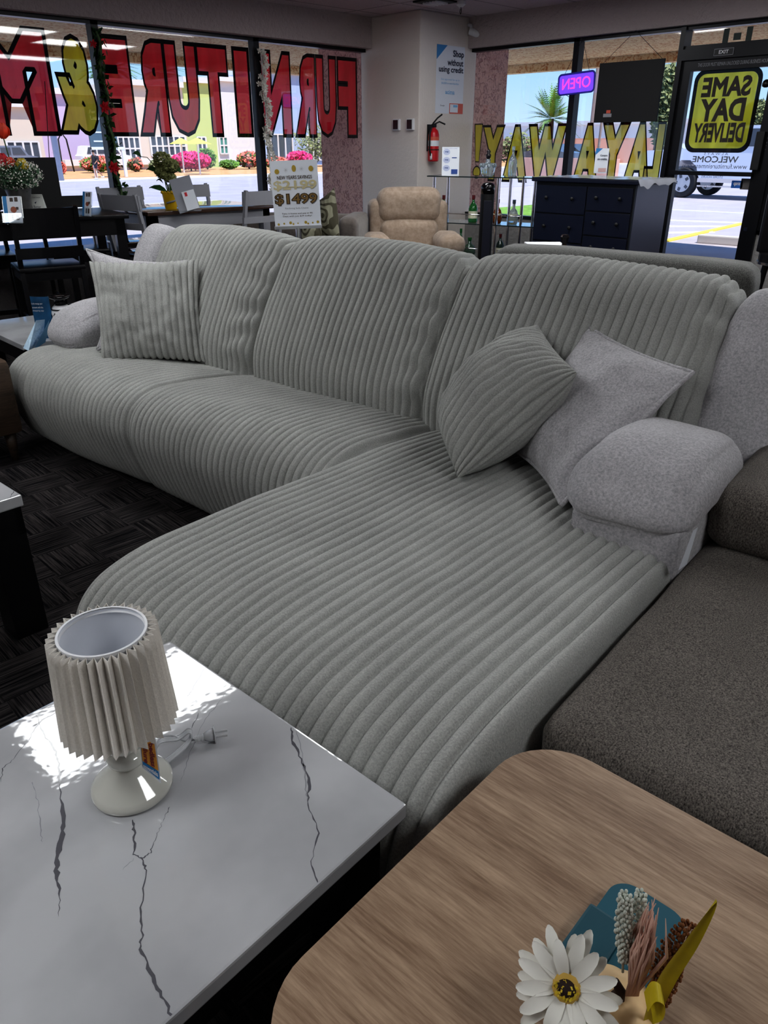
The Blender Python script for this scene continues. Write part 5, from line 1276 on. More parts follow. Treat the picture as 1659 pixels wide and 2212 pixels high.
# flower pot
D_p = 5.75
q = onD(45, 440, 5.55)
t = thing('tulip_arrangement', 'metal pot of white baby breath with red, orange and yellow tulips on the black table', 'flower pot', (q.x, q.y, ZB_))
MB().lathe([(.055, 0), (.062, .05), (.078, .16), (.085, .19), (.08, .19)], n=28).build('metal_pot', M['steel'], t, 'auto')
MB().leaves((0, 0, .27), (.17, .17, .10), 1100, .014, 3, .35, .5).build('green_foliage', mat('grey_green_leaf', (70, 100, 74), .6, var=.3, vscale=30), t)
MB().leaves((0, 0, .28), (.18, .18, .105), 900, .0055, 5, .8, .9).build('white_sprigs', M['petalwh'], t)
def tulip(p, r, mm, nm, seed=0):
    mb = MB()
    for k in range(6):
        a = 2*PI*k/6; d = Vector((math.cos(a), math.sin(a), 0)); s = Vector((-d.y, d.x, 0)); rows = []
        for f, rr, ww in ((0, .15, .3), (.3, .75, .75), (.65, .8, .65), (1, .45, .12)): cc = Vector(p)+d*r*rr+Vector((0, 0, r*2.1*f)); rows += [cc-s*r*ww, cc+s*r*ww]
        mb.add(rows, [(2*i, 2*i+1, 2*i+3, 2*i+2) for i in range(3)])
    o = mb.build(nm, mm, t, True); return o
Tq = Tr(q.x, q.y, ZB_).inverted()
def lq(px, py, D=5.55): return Tq @ onD(px, py, D)
for (px, py, r, mm, nm) in ((8, 300, .045, 'petalor', 'red_tulip'), (8, 368, .05, 'petalred', 'red_tulip'), (24, 363, .032, 'petalor', 'orange_tulip'), (50, 370, .038, 'petalyel', 'yellow_tulip'), (33, 352, .0, 'petalyel', '')):
    if r == 0: continue
    p = lq(px, py); o = tulip(p, r, M[mm], nm)
    MB().tube([(0, 0, .15), p*.5+Vector((0, 0, .1)), p], .004, 6).build('flower_stem', M['stem'], t, True)
# acrylic leaflet holders
def holder(px0, px1, yb, D, h, label, name='leaflet_holder', rz=0, lean=.25, art=1, zt=ZB_):
    a = onD(px0, yb, D); b = onD(px1, yb, D); w_ = (b-a).length; c = (a+b)/2
    t = thing(name, label, 'leaflet holder', (c.x, c.y, zt), FACE+rz)
    T = Rx(-lean)
    MB(T).box((-w_/2, -.002, 0), (w_/2, 0.0, h)).build('leaflet', M['paper'], t)
    if art == 1:
        MB(T).box((-w_/2, -.004, 0), (-w_/2+.22*w_, -.0025, h)).build('blue_stripe', M['blue'], t)
        m = MB(T)
        for (x, z, ww, hh) in ((.0, .8, .18, .14), (.26, .8, .18, .16), (.02, .12, .1, .2), (.26, .12, .16, .2), (.3, .5, .14, .1)): m.box((-.1*w_+x*w_, -.0045, z*h), (-.1*w_+(x+ww)*w_, -.0025, (z+hh)*h))
        m.build('photo_blocks', mat('photo_brown', (74, 62, 56), .5), t)
        MB(T).cyl((0, 0, 0), .17*w_, .002, 20, T=Tr(.06*w_, -.0025, h*.5) @ Rx(PI/2)).build('round_photo', mat('photo_orange', (150, 84, 62), .5), t)
    MB(T).box((-w_/2-.006, -.03, 0), (w_/2+.006, -.027, h*.35)).box((-w_/2-.006, .002, 0), (w_/2+.006, .005, h*1.0)).box((-w_/2-.006, -.03, 0), (w_/2+.006, .04, .004)).build('acrylic_stand', M['acrylic'], t)
    return t
holder(8, 45, 460, 5.2, .165, 'clear holder with photo leaflets at the left edge of the black table', rz=.1)
holder(172, 198, 452, 5.72, .165, 'clear holder with photo leaflets near the right end of the black table', rz=-.5)
a = onD(76, 446, 5.62)
t = thing('tent_card', 'white tent card reading A Better YES! on the black table', 'card', (a.x, a.y, ZB_), FACE)
MB().add([(-.065, 0, 0), (.065, 0, 0), (.05, .03, .15), (-.05, .03, .15), (-.065, .06, 0), (.065, .06, 0)], [(0, 1, 2, 3), (5, 4, 3, 2), (0, 3, 4), (1, 5, 2)]).build('card', mat('card_white', (206, 208, 204), .6), t)
Tc = Matrix.Rotation(math.atan2(.15, .03), 4, 'X')
m = MB(Tr(0, -.002, 0) @ Tc); addtext(m, 'A Better', 0, .062, .07, .018, center=True); addtext(m, 'YES!', 0, .028, .075, .027, bold=.04, center=True); addtext(m, 'No Credit Needed', 0, .128, .07, .008, center=True)
m.sheet([(-.008, .098), (.008, .106), (0, .09)]); m.build('card_lettering', M['txt'], t)
# black panel leaning behind
a0 = onY(30, 343, 6.5); a1 = onY(113, 340, 6.5); b1 = onY(142, 445, 6.35); b0 = onY(-30, 470, 6.35)
t = thing('display_board', 'large plain black panel standing on the black table before the window', 'panel', (a1.x, 6.5, .945), math.radians(-8))
MB().box((-.85, 0, 0), (0.02, .03, a1.z-.945)).build('panel', M['blackm'], t)
MB().tube([(-.02, .01, a1.z-.945), (.12, .3, 1.75-.945+.1)], .003, 5).build('hanging_chain', M['blackm'], t)

# ------------------------------------------------------------------ white and brown counter table, white chairs
counter('white_dining_table', 'grey painted dining table with dark brown glossy top before the window', (4.34, 5.92), math.radians(0), 1.24, .85, .915, M['brownw'], M['greyw'], leg=.075)
slatchair('white_chair', 'white slat back chair nearest, at the right front of the brown topped table', (4.02, 5.90, 0), PI+.1, M['greyw'], M['brownw'], H=1.06, SH=.62, rails=((.94, 1.05), (.80, .85)))
slatchair('white_chair', 'white slat back chair on the window side, right rear of the brown topped table', (4.12, 6.74, 0), 0, M['greyw'], M['brownw'], H=1.06, SH=.62, rails=((.94, 1.05), (.80, .85)))
slatchair('white_chair', 'white slat back chair at the left end of the brown topped table', (3.12, 6.0, 0), PI/2+.25, M['greyw'], M['brownw'], H=1.06, SH=.62, rails=((.94, 1.05), (.80, .85)))
slatchair('white_chair', 'white slat back chair on the window side, left rear of the brown topped table', (3.42, 6.76, 0), 0, M['greyw'], M['brownw'], H=1.06, SH=.62, rails=((.94, 1.05), (.80, .85)))
q = onD(369, 443, 6.75); 
t = thing('potted_hydrangea', 'yellow scalloped pot with green hydrangea flowers and broad leaves on the brown topped table', 'potted plant', (q.x, q.y, .9155))
MB().lathe([(.045, 0), (.05, .02), (.062, .13), (.058, .13)], n=24).build('yellow_pot', M['yellow'], t, 'auto')
m = MB()
for k in range(14): a = 2*PI*k/14; m.ell((.06*math.cos(a), .06*math.sin(a), .13), (.012, .012, .012), 8, 6)
m.build('pot_rim', M['yellow'], t, True)
MB().tube([(-.055, -.03, .05), (0, -.062, .065), (.055, -.03, .08)], .008, 6).build('ribbon', M['greyw'], t, True)
Tq = Tr(q.x, q.y, .9155).inverted()
lq2 = lambda px, py, dd=0: Tq @ onD(px, py, 6.75+dd)
hyd = mat('olive_hydrangea', (138, 142, 92), .8, var=.35, vscale=30)
for (px, py, r) in ((350, 345, .075), (368, 358, .07), (352, 372, .062), (366, 382, .05)):
    c = lq2(px, py); m = MB().leaves(c, (r, r, r*.8), 800, .012, px, .7, .7); m.build('flower_head', hyd, t); MB().tube([(0, 0, .1), c*.6, c], .004, 6).build('stem', M['stem'], t, True)
def broadleaf(p, tip, w_, nm='leaf'):
    p = Vector(p); tip = Vector(tip); d = tip-p; s = d.cross(Vector((.3, -1, .4))).normalized(); vs = []
    for f, ww in ((0, .02), (.2, .7), (.45, 1), (.75, .65), (1, .0)): cc = p+d*f+Vector((0, 0, .02*math.sin(PI*f))); vs += [cc-s*w_*ww, cc-Vector((0, 0, .006)), cc+s*w_*ww]
    fs = []
    for i in range(4): fs += [(3*i, 3*i+1, 3*i+4, 3*i+3), (3*i+1, 3*i+2, 3*i+5, 3*i+4)]
    MB().add(vs, fs).build(nm, M['leafd'], t, True)
for a, b, w_ in (((362, 415), (322, 405), .03), ((368, 412), (385, 392), .035), ((340, 372), (316, 366), .028), ((392, 372), (378, 368), .03), ((345, 352), (332, 345), .018), ((305, 338), (286, 332), .025), ((352, 395), (338, 390), .012)): broadleaf(lq2(*a), lq2(*b), w_)
MB().tube([lq2(366, 410), lq2(345, 370), lq2(318, 340), lq2(302, 338)], .003, 6).build('side_twig', M['stem'], t, True)
q2 = onD(409, 440, 6.55)
t = thing('acrylic_sign_holder', 'leaning grey acrylic sign holder with a small leaflet beside the yellow pot', 'sign holder', (q2.x, q2.y, .9155), FACE+.15)
T = Rx(-.35) 
MB(Tr(0, 0, 0) @ T @ Ry(-.25)).box((-.085, 0, 0), (.085, .004, .27)).build('backing', mat('grey_glossy_sheet', (150, 152, 160), .12), t)
MB(T @ Ry(-.25)).box((-.02, -.02, .0), (.08, -.015, .15)).build('leaflet', M['paper'], t)
MB(T @ Ry(-.25)).box((0, -.022, .11), (.02, -.0201, .14)).build('red_mark', M['petalred'], t)
MB().box((-.09, -.04, 0), (.09, .06, .005)).build('holder_foot', M['acrylic'], t)

# ------------------------------------------------------------------ loveseat with patterned pillows
q = onD(618, 470, 7.75)
t = thing('taupe_loveseat', 'taupe velvet loveseat with curved arms under the window corner', 'sofa', (q.x, q.y, 0), FACE-.12)
cushmb((-.60, -.35, .18), (.60, .30, .44), .06, 5, nn=12).build('seat_cushion', M['taupe'], t, True)
cushmb((-.68, .16, .2), (.70, .38, .78), .07, 6, nn=12).build('backrest', M['taupe'], t, True)
cushmb((.58, -.42, .1), (.76, .36, .80), .05, 7, nn=12).build('armrest', M['taupe'], t, True)
cushmb((-.74, -.42, .1), (-.58, .36, .72), .05, 8, nn=12).build('armrest', M['taupe'], t, True)
MB().ell((.575, -.25, .66), (.01, .014, .014), 8, 6).build('button', M['blackm'], t, True)
for x in (-.7, .68):
    for y in (-.36, .3): MB().cyl((x, y, 0), .02, .12, 10).build('foot', M['blackm'], t)
def damask():
    m = bpy.data.materials.new('green_damask'); N, L = nodes(m); b = N['Principled BSDF']; tc = N.new('ShaderNodeTexCoord')
    v = N.new('ShaderNodeTexWave'); v.wave_type = 'RINGS'; v.inputs['Scale'].default_value = 6; v.inputs['Distortion'].default_value = 9; v.inputs['Detail'].default_value = 1; v.inputs['Detail Scale'].default_value = 1.2
    L.new(tc.outputs['Object'], v.inputs['Vector']); r = N.new('ShaderNodeValToRGB'); r.color_ramp.interpolation = 'CONSTANT'; e = r.color_ramp.elements; e[0].color = lin((74, 70, 54)); e[1].position = .42; e[1].color = lin((140, 138, 118))
    L.new(v.outputs['Fac'], r.inputs[0]); L.new(r.outputs[0], b.inputs['Base Color']); b.inputs['Roughness'].default_value = .8; return m
dm = damask()
pillow('damask_pillow', 'green patterned damask pillow standing on its corner beside the price sign', onD(695, 515, 7.05), onD(735, 520, 6.95), onD(690, 432, 7.1), onD(722, 404, 7.0), .15, dm, seed=5, N=30)
pillow('damask_pillow', 'green patterned damask pillow lying low behind the price sign', onD(650, 520, 6.95), onD(700, 525, 6.95), onD(645, 470, 7.05), onD(692, 465, 7.05), .12, dm, seed=6, N=30)
# ------------------------------------------------------------------ price sign on a stand
q = onD(645, 500, 5.0); tl = onD(593, 343, 5.0); br = onD(693, 490, 5.0)
t = thing('price_sign', 'white New Years Savings price sign on a chrome stand behind the sofa', 'sign', (q.x, q.y, 0), FACE)
zt = onD(600, 346, 5).z; zb = onD(645, 489, 5).z; hh = zt-zb; ww = .288
Ts = Tr(0, 0, zb) @ Ry(math.radians(-2.0))
MB(Ts).box((-ww/2, 0, 0), (ww/2, .004, hh)).build('sign_sheet', M['paper'], t)
MB(Ts).box((-ww/2-.004, -.012, -.014), (ww/2+.004, .014, .004)).build('sign_channel', M['chrome'], t)
MB().cyl((.0, 0.003, .02), .012, zb-.03, 12).build('pole', M['chrome'], t); MB().cyl((0, 0, 0), .13, .02, 28).build('stand_base', M['chrome'], t)
MB().tube([(0, 0, zb-.15), (0, 0, zb-.01)], .018, 12).build('collar', M['chrome'], t)
P_ = Ts @ PLY
def st(s_, y, w_, h_, z_=.003, **k): m = MB(); addtext(m, s_, 0, y*hh, w_*ww, h_*hh, T=P_, z=z_, center=True, **k); return m
st('NEW YEARS SAVINGS', .722, .74, .055, bold=.01).build('headline', M['brown'], t)
st('$2199', .545, .92, .16, bold=.02).build('old_price', M['palegold'], t)
MB().sheet([(-.1, .60*hh), (.12, .595*hh), (.12, .61*hh), (-.1, .615*hh)], T=P_ @ Tr(0, 0, .004)).build('strike_line', M['palegold'], t)
v_, f_ = outlinegeo('$1499', .90*ww, .175*hh, .03, .03); MB().add([(x-.45*ww, .33*hh+y, .0035+z*.2) for x, y, z in v_], f_, P_).build('price_outline', M['brown'], t)
st('$1499', .33, .90, .175, bold=.03).build('new_price', mat('dull_gold', (134, 106, 58), .5), t)
st('Reclining Sofa Chaise', .265, .50, .033).build('product_line', M['greyw'], t)
m = st('Take it home and pay in 90', .185, .66, .03); addtext(m, 'Days with just $39 today!', 0, .145*hh, .62*ww, .03*hh, T=P_, z=.003, center=True); m.build('offer_text', M['brown'], t)
for x, y, rx_, ry_ in ((-.36, .84, .05, .038), (0, .88, .045, .05), (.36, .87, .05, .042)): m = MB(); m.add([(x*ww+rx_*ww*math.cos(a*PI/8), y*hh+ry_*hh*math.sin(a*PI/8), .003) for a in range(16)], [tuple(range(16))], P_); m.build('gold_ornament', M['gold'], t)
for k, x in enumerate((-.42, -.3, -.16, -.1, .0, .17, .22, .32, .43)): rr = (.025, .02, .03, .02, .015, .03, .02, .018, .028)[k]; m = MB(); m.add([(x*ww+rr*ww*math.cos(a*PI/6), (.04+.01*(k % 3))*hh+rr*ww*math.sin(a*PI/6), .003) for a in range(12)], [tuple(range(12))], P_); m.build('gold_dot', M['gold'], t)

m = MB()
for cx_, cy_ in ((-.17, .86), (.16, .87)):
    for k in range(4):
        a = k*PI/4; dx, dy = math.cos(a)*.045*ww, math.sin(a)*.045*ww; nx, ny = -dy*.04, dx*.04; m.add([(cx_*ww-dx-nx, cy_*hh-dy-ny, .003), (cx_*ww+dx-nx, cy_*hh+dy-ny, .003), (cx_*ww+dx+nx, cy_*hh+dy+ny, .003), (cx_*ww-dx+nx, cy_*hh-dy+ny, .003)], [(0, 1, 2, 3)], P_)
m.build('snowflakes', M['greyw'], t)
# ------------------------------------------------------------------ beige recliner
q = onD(888, 480, 7.75)
t = thing('beige_recliner', 'beige suede recliner armchair in front of the corner column', 'armchair', (q.x, q.y, 0), FACE+.10)
t.scale = (.97, .97, .98)
cushmb((-.33, .10, .72), (.33, .36, 1.04), .11, 11, .012, 14).build('head_cushion', M['beige'], t, True)
cushmb((-.30, .08, .44), (.30, .32, .76), .09, 12, .012, 14).build('back_cushion', M['beige'], t, True)
cushmb((-.40, .14, .12), (.40, .46, .93), .06, 15, .006, 14).build('back_shell', M['beige'], t, True)
for s in (-1, 1):
    cushmb((s*.36-.13, -.42, .47) , (s*.36+.13, .10, .655), .085, 13+s, .01, 12).build('armrest', M['beige'], t, True)
    cushmb((s*.37-.11, -.38, .06), (s*.37+.11, .36, .47), .04, 16+s, .004, 10).build('arm_side', M['beige'], t, True)
cushmb((-.28, -.44, .22), (.28, .12, .46), .08, 17, .01, 12).build('seat_cushion', M['beige'], t, True)
cushmb((-.27, -.48, .06), (.27, -.36, .30), .05, 18, .01, 10).build('footrest', M['beige'], t, True)

# ------------------------------------------------------------------ glass etagere with bottles
q = onD(1040, 480, 7.75); A = onD(925, 380, 8.1); B = onD(1178, 384, 7.5)
cx, cy = (A.x+B.x)/2, (A.y+B.y)/2; L_ = (B-A).length; ra = math.atan2(B.y-A.y, B.x-A.x)
sz = (onD(925, 380, 8.1).z+onD(1178, 384, 7.5).z)/2
t = thing('glass_shelf_unit', 'glass and chrome shelf unit with bottles beside the corner column', 'shelf', (cx, cy, 0), ra)
Z1 = onD(1050, 382, 7.8).z; Z2 = onD(1050, 484, 7.8).z; Z3 = onD(1050, 550, 7.8).z-.03
gl = glassmat('greenish_shelf_glass', (.86, .93, .92)); ge = mat('dark_glass_edge', (34, 44, 46), .15)
for z in (Z1, Z2, Z3):
    pl = MB().box((-L_/2, -.02, z-.008), (L_/2, .36, z)).build('glass_shelf', gl, t)
    MB().box((-L_/2, -.024, z-.009), (L_/2, -.02, z+.001)).box((-L_/2-.004, -.02, z-.009), (-L_/2, .36, z+.001)).build('shelf_edge', ge, pl)
for x in (-L_/2+.07, .12*L_, .33*L_):
    for y in (.0, .32): MB().cyl((x, y, 0), .014, Z1-.009, 12).build('post', M['chrome'], t)
for z in (Z2, Z3): MB().tube([(-L_/2+.2, -.01, z+.04), (-L_/2+.21, -.03, z+.085), (.1*L_, -.03, z+.085)], .005, 6).tube([(.15*L_, -.03, z+.085), (.33*L_, -.03, z+.085), (.335*L_, -.01, z+.04)], .005, 6).build('rail', M['chrome'], t, True)
Tsh = Tr(cx, cy, 0) @ Rz(ra)
def shelfpos(px, D_=.12):
    best = min((abs((lambda v: v)(0)), 0),)
    # find x on the shelf whose projection matches px
    lo, hi = -L_/2, L_/2
    for _ in range(30):
        mid = (lo+hi)/2; v = Tsh @ Vector((mid, D_, 0)); X_ = v.x*math.sin(YAW)-v.y*math.cos(YAW); Y_ = v.x*math.cos(YAW)+v.y*math.sin(YAW)
        r_ = ray(px, 450); rx_ = (r_[0]*math.sin(YAW)-r_[1]*math.cos(YAW))/(r_[0]*math.cos(YAW)+r_[1]*math.sin(YAW))
        if X_/Y_ < rx_: lo = mid
        else: hi = mid
    return Tsh @ Vector((lo, D_, 0))
greeng = mat('green_bottle_glass', (44, 120, 60), .06, trans=.55); clearg = mat('clear_bottle_glass', (200, 212, 220), .05, trans=.8); ambg = mat('amber_bottle_glass', (130, 66, 24), .06, trans=.5)
def bottle(px, z, h, r, g, cap, label, name='bottle', lab=True, round_=False, dd=.12, capcol=None):
    v = shelfpos(px, dd); t = thing(name, label, 'bottle', (v.x, v.y, z+.001))
    pr = [(r*.9, 0), (r, .01), (r, h*.5), (r*.8, h*.62), (r*.3, h*.74), (r*.27, h*.88)] if not round_ else [(r*.8, 0), (r*1.05, h*.12), (r*1.05, h*.35), (r*.75, h*.55), (r*.3, h*.66), (r*.28, h*.84)]
    MB().lathe(pr, n=20).build('bottle_glass', g, t, True)
    MB().lathe([(r*.32, h*.84), (r*.36, h*.86), (r*.36, h), (r*.2, h)], n=14).build('bottle_cap', cap, t, 'auto')
    if lab: MB().lathe([(r*1.02, h*.15), (r*1.02, h*.42)], n=20).build('bottle_label', mat('aged_label', (196, 194, 172), .7), t, 'auto')
redcap = mat('dark_red_cap', (96, 24, 30), .5)
bottle(958, Z2, .24, .042, greeng, redcap, 'green whisky bottle with red cap, left end of the middle glass shelf')
bottle(1022, Z2, .25, .045, greeng, redcap, 'green bottle with red cap just left of the black tower heater')
bottle(1075, Z2, .22, .045, ambg, redcap, 'amber round bottle right of the tower heater', round_=True)
bottle(1110, Z2, .22, .045, clearg, mat('blue_grey_cap', (60, 70, 84), .4), 'clear round bottle at the right of the middle glass shelf', round_=True)
bottle(998, Z3, .25, .035, greeng, greeng, 'tall dark green bottle on the lowest glass shelf by the recliner', lab=False)
bottle(1018, Z3, .17, .06, mat('dark_green_glass', (70, 90, 76), .08, trans=.4), greeng, 'squat dark bottle on the lowest glass shelf left of the heater', lab=False, round_=True)
bottle(1085, Z3, .22, .04, mat('dark_bottle_glass', (40, 56, 50), .08, trans=.3), redcap, 'dark green labelled bottle on the lowest shelf right of the heater')
bottle(1101, Z1, .26, .04, clearg, clearg, 'tall clear glass bottle on the top glass shelf', lab=False)
# decanter with crown shape
v = shelfpos(1049, .12); t = thing('glass_decanter', 'clear crown shaped glass decanter on the top glass shelf', 'decanter', (v.x, v.y, Z1+.001))
MB().lathe([(.055, 0), (.062, .02), (.075, .07), (.06, .105), (.03, .115), (.02, .13), (.026, .15)], n=24).build('decanter_body', clearg, t, True)
m = MB()
for k in range(8): a = 2*PI*k/8; m.ell((.066*math.cos(a), .066*math.sin(a), .095), (.018, .018, .022), 10, 8)
m.build('crown_beads', clearg, t, True)
MB().lathe([(.012, .15), (.022, .165), (.026, .185), (.014, .20), (.02, .215), (.006, .235)], n=16).build('stopper', mat('dark_stopper', (36, 34, 38), .2), t, True)
v = shelfpos(1184, .12)
# small framed payment sheet on the shelf
v = shelfpos(970, .15); t = thing('offers_board', 'white framed sheet with blue round logos standing on the glass shelf', 'sign', (v.x, v.y, Z1+.001), FACE)
Tb = Rx(-.12)
MB(Tb).box((-.085, 0, 0), (.085, .006, .255)).build('board', M['paper'], t)
m = MB(Tb)
for k in range(3): m.add([(-.04+.034*math.cos(a*PI/9), -.001, .21-.072*k+.028*math.sin(a*PI/9)) for a in range(18)], [tuple(range(18))])
m.build('round_logos', mat('faint_blue_print', (182, 190, 216), .6), t)
m = MB(Tb)
for k, s_ in enumerate(('snap', 'snap', 'snap')): addtext(m, s_, -.04, .203-.072*k, .035, .014, T=Tr(0, -.002, 0) @ PLY, center=True, bold=.03)
m.box((.012, -.002, .155), (.06, -.001, .163)); addtext(m, 'Payment options available', 0, .238, .13, .006, T=Tr(0, -.002, 0) @ PLY, center=True)
m.build('logo_lettering', M['dkblue'], t)
MB(Tb).box((.008, -.003, .012), (.07, -.001, .055)).build('blue_card', M['dkblue'], t)
# tower heater
q = onD(1050, 480, 6.95); zt = onD(1050, 394, 6.95).z
t = thing('tower_heater', 'tall slim black tower heater standing before the glass shelves', 'heater', (q.x, q.y, 0), FACE)
MB().lathe([(.05, .03), (.058, .05), (.058, zt-.09)], n=28).build('tower_body', M['blackm'], t, 'auto')
MB().lathe([(.0585, zt-.09), (.0585, zt-.03), (.045, zt-.008), (.02, zt)], n=28).build('gloss_top', mat('gloss_black_plastic', (14, 14, 18), .06), t, True)
MB().lathe([(.12, 0), (.12, .018), (.06, .03)], n=28).build('heater_base', M['blackm'], t, 'auto')
MB().box((-.035, -.062, .2), (.035, -.055, zt-.14), b=.004).build('front_grille', mat('dark_grille', (24, 26, 40), .4), t)
MB().box((-.012, -.0615, zt-.06), (.012, -.056, zt-.055)).build('display', M['greyw'], t)
# ------------------------------------------------------------------ dresser
XD = 5.45
tl = onX(1160, 385, XD); tr2 = onX(1377, 387, XD); wd = tl.y-tr2.y; HD = (tl.z+tr2.z)/2+.0
t = thing('navy_dresser', 'dark navy chest of drawers with plastic wrap on top', 'dresser', (XD, (tl.y+tr2.y)/2, 0)); hw = wd/2; DD = .50
MB().box((.015, -hw, .05), (DD, hw, HD-.03), b=.004).build('carcass', mat('navy_side_panel', (66, 66, 84), .3), t)
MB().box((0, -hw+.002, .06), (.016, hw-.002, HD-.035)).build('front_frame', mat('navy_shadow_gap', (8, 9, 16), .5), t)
MB().box((-.03, -hw-.03, HD-.03), (DD+.01, hw+.03, HD), b=.006).build('dresser_top', M['navy'], t)
MB().box((.0, -hw, 0), (DD, hw, .05)).build('plinth', M['navy'], t)
ycut = -hw+wd*.455; 
def drawer(y0, y1, z0, z1):
    d = MB().box((-.012, y0+.006, z0+.005), (.004, y1-.006, z1-.005), b=.003).build('drawer', M['navy'], t)
    for f in (.25, .76): MB(Tr(-.012, y0+(y1-y0)*f, z0+(z1-z0)*.55) @ Ry(-PI/2)).lathe([(.006, 0), (.006, .01), (.014, .016), (.014, .022), (.004, .026)], n=12).build('knob', M['blackm'], d, True)
hz = HD-.05
for k in range(6): drawer(-hw+.01, ycut, hz-(k+1)*(hz-.06)/6, hz-k*(hz-.06)/6)
for k in range(5): drawer(ycut, hw-.01, hz-(k+1)*(hz-.06)/5, hz-k*(hz-.06)/5)
# plastic sheet
vs = []; fs = []; nx_, ny_ = 24, 40
for i in range(nx_+1):
    for j in range(ny_+1):
        x = -.035+(DD+.06)*i/nx_; y = -hw-.05+(wd*.98+.06)*j/ny_; z = .004+.010*abs(mnoise.noise(Vector((x*9, y*9, 1))))
        if y < -hw-.03: z = -.04+.03*mnoise.noise(Vector((x*12, y*5, 3)))
        vs.append((x, y, HD+z))
for i in range(nx_):
    for j in range(ny_): fs.append((i*(ny_+1)+j, (i+1)*(ny_+1)+j, (i+1)*(ny_+1)+j+1, i*(ny_+1)+j+1))
tag(MB(Tr(XD, (tl.y+tr2.y)/2, 0)).add(vs, fs).build('plastic_wrap', mat('crinkled_clear_plastic', (170, 172, 182), .12, alpha=.7), None, True), 'thin crinkled plastic sheet covering the top of the navy dresser', 'plastic sheet')
q = onD(1296, 376, 6.95)
t = thing('credit_card_sign', 'small white and blue Compra sin credito card standing on the dresser', 'sign', (q.x, q.y, HD+.016), FACE)
MB().box((-.055, 0, 0), (.055, .004, .19)).build('card', M['paper'], t)
MB().sheet([(-.055, .19), (-.055, .14), (.0, .19)], T=Tr(0, -.001, 0) @ PLY).build('blue_corner', M['blue'], t)
m = MB(); addtext(m, 'Compra', -.015, .125, .06, .018, T=Tr(0, -.002, 0) @ PLY, bold=.02); addtext(m, 'sin crédito', -.035, .10, .08, .017, T=Tr(0, -.002, 0) @ PLY, bold=.02); m.build('card_lettering', M['txt'], t)
MB().box((-.02, -.002, .01), (.045, -.0005, .04)).build('card_box', mat('pale_red_print', (206, 170, 168), .5), t)
# ------------------------------------------------------------------ dark sofa right behind, jar, white box
t = thing('dark_grey_sofa', 'dark grey fabric sofa standing back to back behind the ribbed sofa', 'sofa', (0, 0, 0))
a = onD(1060, 552, 3.75); b = onD(1608, 574, 3.1); a.z = b.z = 0
t.location = (a+b)/2; ang = math.atan2(b.y-a.y, b.x-a.x); t.rotation_euler = (0, 0, ang); Lh = (b-a).length/2
zt = onD(1500, 566, 3.2).z
cushmb((-Lh, -.02, .15), (Lh+.05, .20, zt), .07, 21, .006, 20).build('backrest', M['darkfab'], t, True)
cushmb((-Lh, .16, .15), (Lh, .85, .45), .06, 22, .006, 12).build('seat_cushion', M['darkfab'], t, True)
for s in (-1, 1): cushmb((s*Lh-.08, .1, .12), (s*Lh+.08, .85, .62), .05, 23, .006, 10).build('armrest', M['darkfab'], t, True)
for x in (-Lh+.05, Lh-.05):
    for y in (.08, .75): MB().cyl((x, y, 0), .025, .16, 10).build('foot', M['blackm'], t)
q = onD(1660, 600, 3.95)
t = thing('charcoal_armchair', 'charcoal ribbed fabric armchair cut by the right edge', 'armchair', (q.x+.30, q.y-.28, 0), FACE)
cushmb((-.22, -.05, .1), (.5, .25, q.z+.02), .12, 31, .02, 18).build('backrest', M['darkfab'], t, True)
cushmb((-.2, .2, .1), (.5, .75, .42), .06, 32, .006, 10).build('seat_cushion', M['darkfab'], t, True)
for x in (-.1, .4):
    for y in (.05, .68): MB().cyl((x, y, 0), .02, .11, 10).build('foot', M['blackm'], t)
q = onD(1655, 560, 5.2)
t = thing('black_bar_stool', 'black bar stool with silver rim at the right edge near the door', 'stool', (q.x+.13, q.y-.1, 0), FACE)
zs = q.z
MB().cyl((0, 0, zs-.02), .19, .05, 28).build('seat', M['black'], t); MB().cyl((0, 0, zs-.035), .195, .015, 28).build('seat_rim', M['chrome'], t)
for k in range(4): a_ = PI/4+k*PI/2; MB().tube([(.14*math.cos(a_), .14*math.sin(a_), zs-.035), (.2*math.cos(a_), .2*math.sin(a_), 0)], .022, 8).build('leg', M['black'], t)
MB().box((-.17, .1, zs+.03), (.17, .14, zs+.4), b=.01).build('backrest', M['black'], t)
q = onD(1193, 552, 5.0)
t = thing('white_side_table', 'low white box table seen just over the ribbed sofa back', 'table', (q.x, q.y, 0), FACE)
zq = onD(1193, 538, 5.0).z
MB().box((-.115, 0, zq-.03), (.13, .4, zq), b=.004).build('tabletop', M['white'], t)
for x in (-.10, .09):
    for y in (.02, .36): MB().box((x, y, 0), (x+.03, y+.03, zq-.031)).build('leg', M['white'], t)
q = onD(1217, 545, 4.78); z0_ = .55
zt_ = onD(1217, 506, 4.78).z
t = thing('lidded_jar', 'dark brown lidded jar with faceted finial behind the ribbed sofa', 'jar', (q.x, q.y, 0)); 
ped = zt_-.135-.25
MB().lathe([(.13, 0), (.13, .02), (.03, .05), (.03, ped-.03), (.12, ped-.02), (.12, ped)], n=24).build('pedestal', M['black'], t, 'auto')
MB().lathe([(.06, ped), (.10, ped+.08), (.11, ped+.16), (.09, ped+.235), (.085, ped+.24)], n=28).build('jar_body', mat('bronze_brown_glaze', (48, 38, 34), .2, metal=.3), t, True)
lz = zt_-.135
MB().lathe([(.095, lz-.012), (.08, lz+.0), (.05, lz+.022), (.038, lz+.03), (.03, lz+.045), (.015, lz+.055), (.022, lz+.065), (.014, lz+.075), (.014, lz+.082)], n=24).build('lid', MATS['bronze_brown_glaze'], t, 'auto')
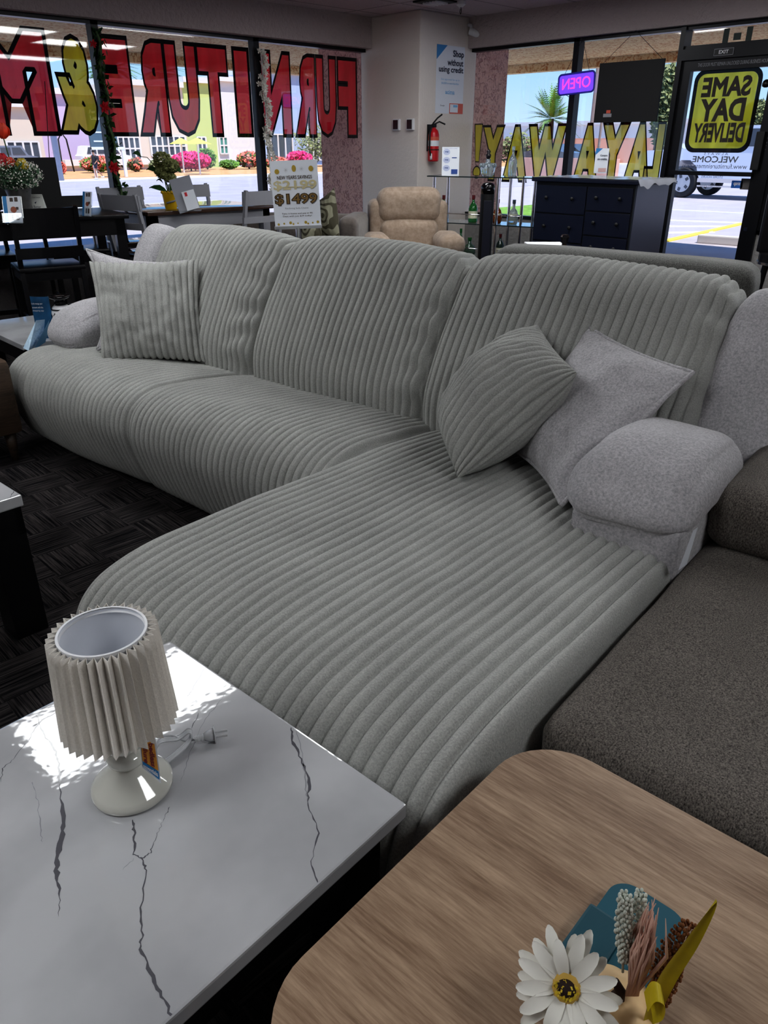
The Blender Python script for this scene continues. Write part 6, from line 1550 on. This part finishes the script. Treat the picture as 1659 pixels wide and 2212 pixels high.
MB().lathe([(.014, lz+.08), (.02, lz+.10), (.026, lz+.12), (.02, lz+.132), (.0, lz+.136)], n=6).build('finial', mat('dark_glass', (30, 28, 32), .05), t)
# ------------------------------------------------------------------ groups of repeats
GR = {'painted_letter': 'painted letters on the shop windows', 'throw_pillow': 'throw pillows on the ribbed sofa', 'damask_pillow': 'patterned pillows on the taupe loveseat',
      'counter_chair': 'black chairs around the counter table', 'white_chair': 'white chairs around the brown topped table', 'bottle': 'bottles on the glass shelves',
      'leaflet_holder': 'leaflet holders on the black table', 'flowering_shrub': 'shrubs in the bed across the road', 'hedge_shrub': 'shrubs beyond the parking lot',
      'palm_tree': 'palm trees beyond the buildings', 'street_tree': 'trees beyond the parking lot', 'utility_pole': 'poles beyond the parking lot'}
for o_ in list(C.objects):
    if o_.parent is None and 'label' in o_ and 'group' not in o_:
        b_ = o_.name.split('.')[0]
        if b_ in GR: o_['group'] = GR[b_]
# ------------------------------------------------------------------ light, sky, camera
w = bpy.data.worlds.new('sky'); bpy.context.scene.world = w; w.use_nodes = True
N, L = w.node_tree.nodes, w.node_tree.links; bg = N['Background']
tc = N.new('ShaderNodeTexCoord'); sp = N.new('ShaderNodeSeparateXYZ'); L.new(tc.outputs['Generated'], sp.inputs[0])
r = N.new('ShaderNodeValToRGB'); e = r.color_ramp.elements
e[0].position = 0; e[0].color = lin((196, 222, 248)); e[1].position = .35; e[1].color = lin((92, 152, 228))
k = e.new(.12); k.color = lin((140, 192, 246))
L.new(sp.outputs['Z'], r.inputs[0]); L.new(r.outputs[0], bg.inputs[0]); bg.inputs[1].default_value = 1.0
s = bpy.data.lights.new('sun', 'SUN'); s.energy = 4.6; s.angle = .01; s.color = (1, .96, .9)
o = bpy.data.objects.new('sun', s); C.objects.link(o); o.rotation_euler = Vector((-.12, -.42, 1)).to_track_quat('Z', 'Y').to_euler()
cam = bpy.data.cameras.new('camera'); co = bpy.data.objects.new('camera', cam); C.objects.link(co)
cam.sensor_fit = 'VERTICAL'; cam.sensor_height = 36; cam.lens = FPX/2212*36; cam.clip_start = .02; cam.clip_end = 500
co.location = (0, 0, HC); co.rotation_euler = (PI/2-TH, 0, YAW-PI/2)
bpy.context.scene.camera = co
sc = bpy.context.scene
sc.view_settings.view_transform = 'Standard'; sc.view_settings.look = 'Medium High Contrast'; sc.view_settings.exposure = .27
sc.cycles.max_bounces = 8; sc.cycles.transparent_max_bounces = 24; sc.cycles.diffuse_bounces = 4
sc.cycles.use_denoising = True; sc.cycles.sample_clamp_indirect = 4
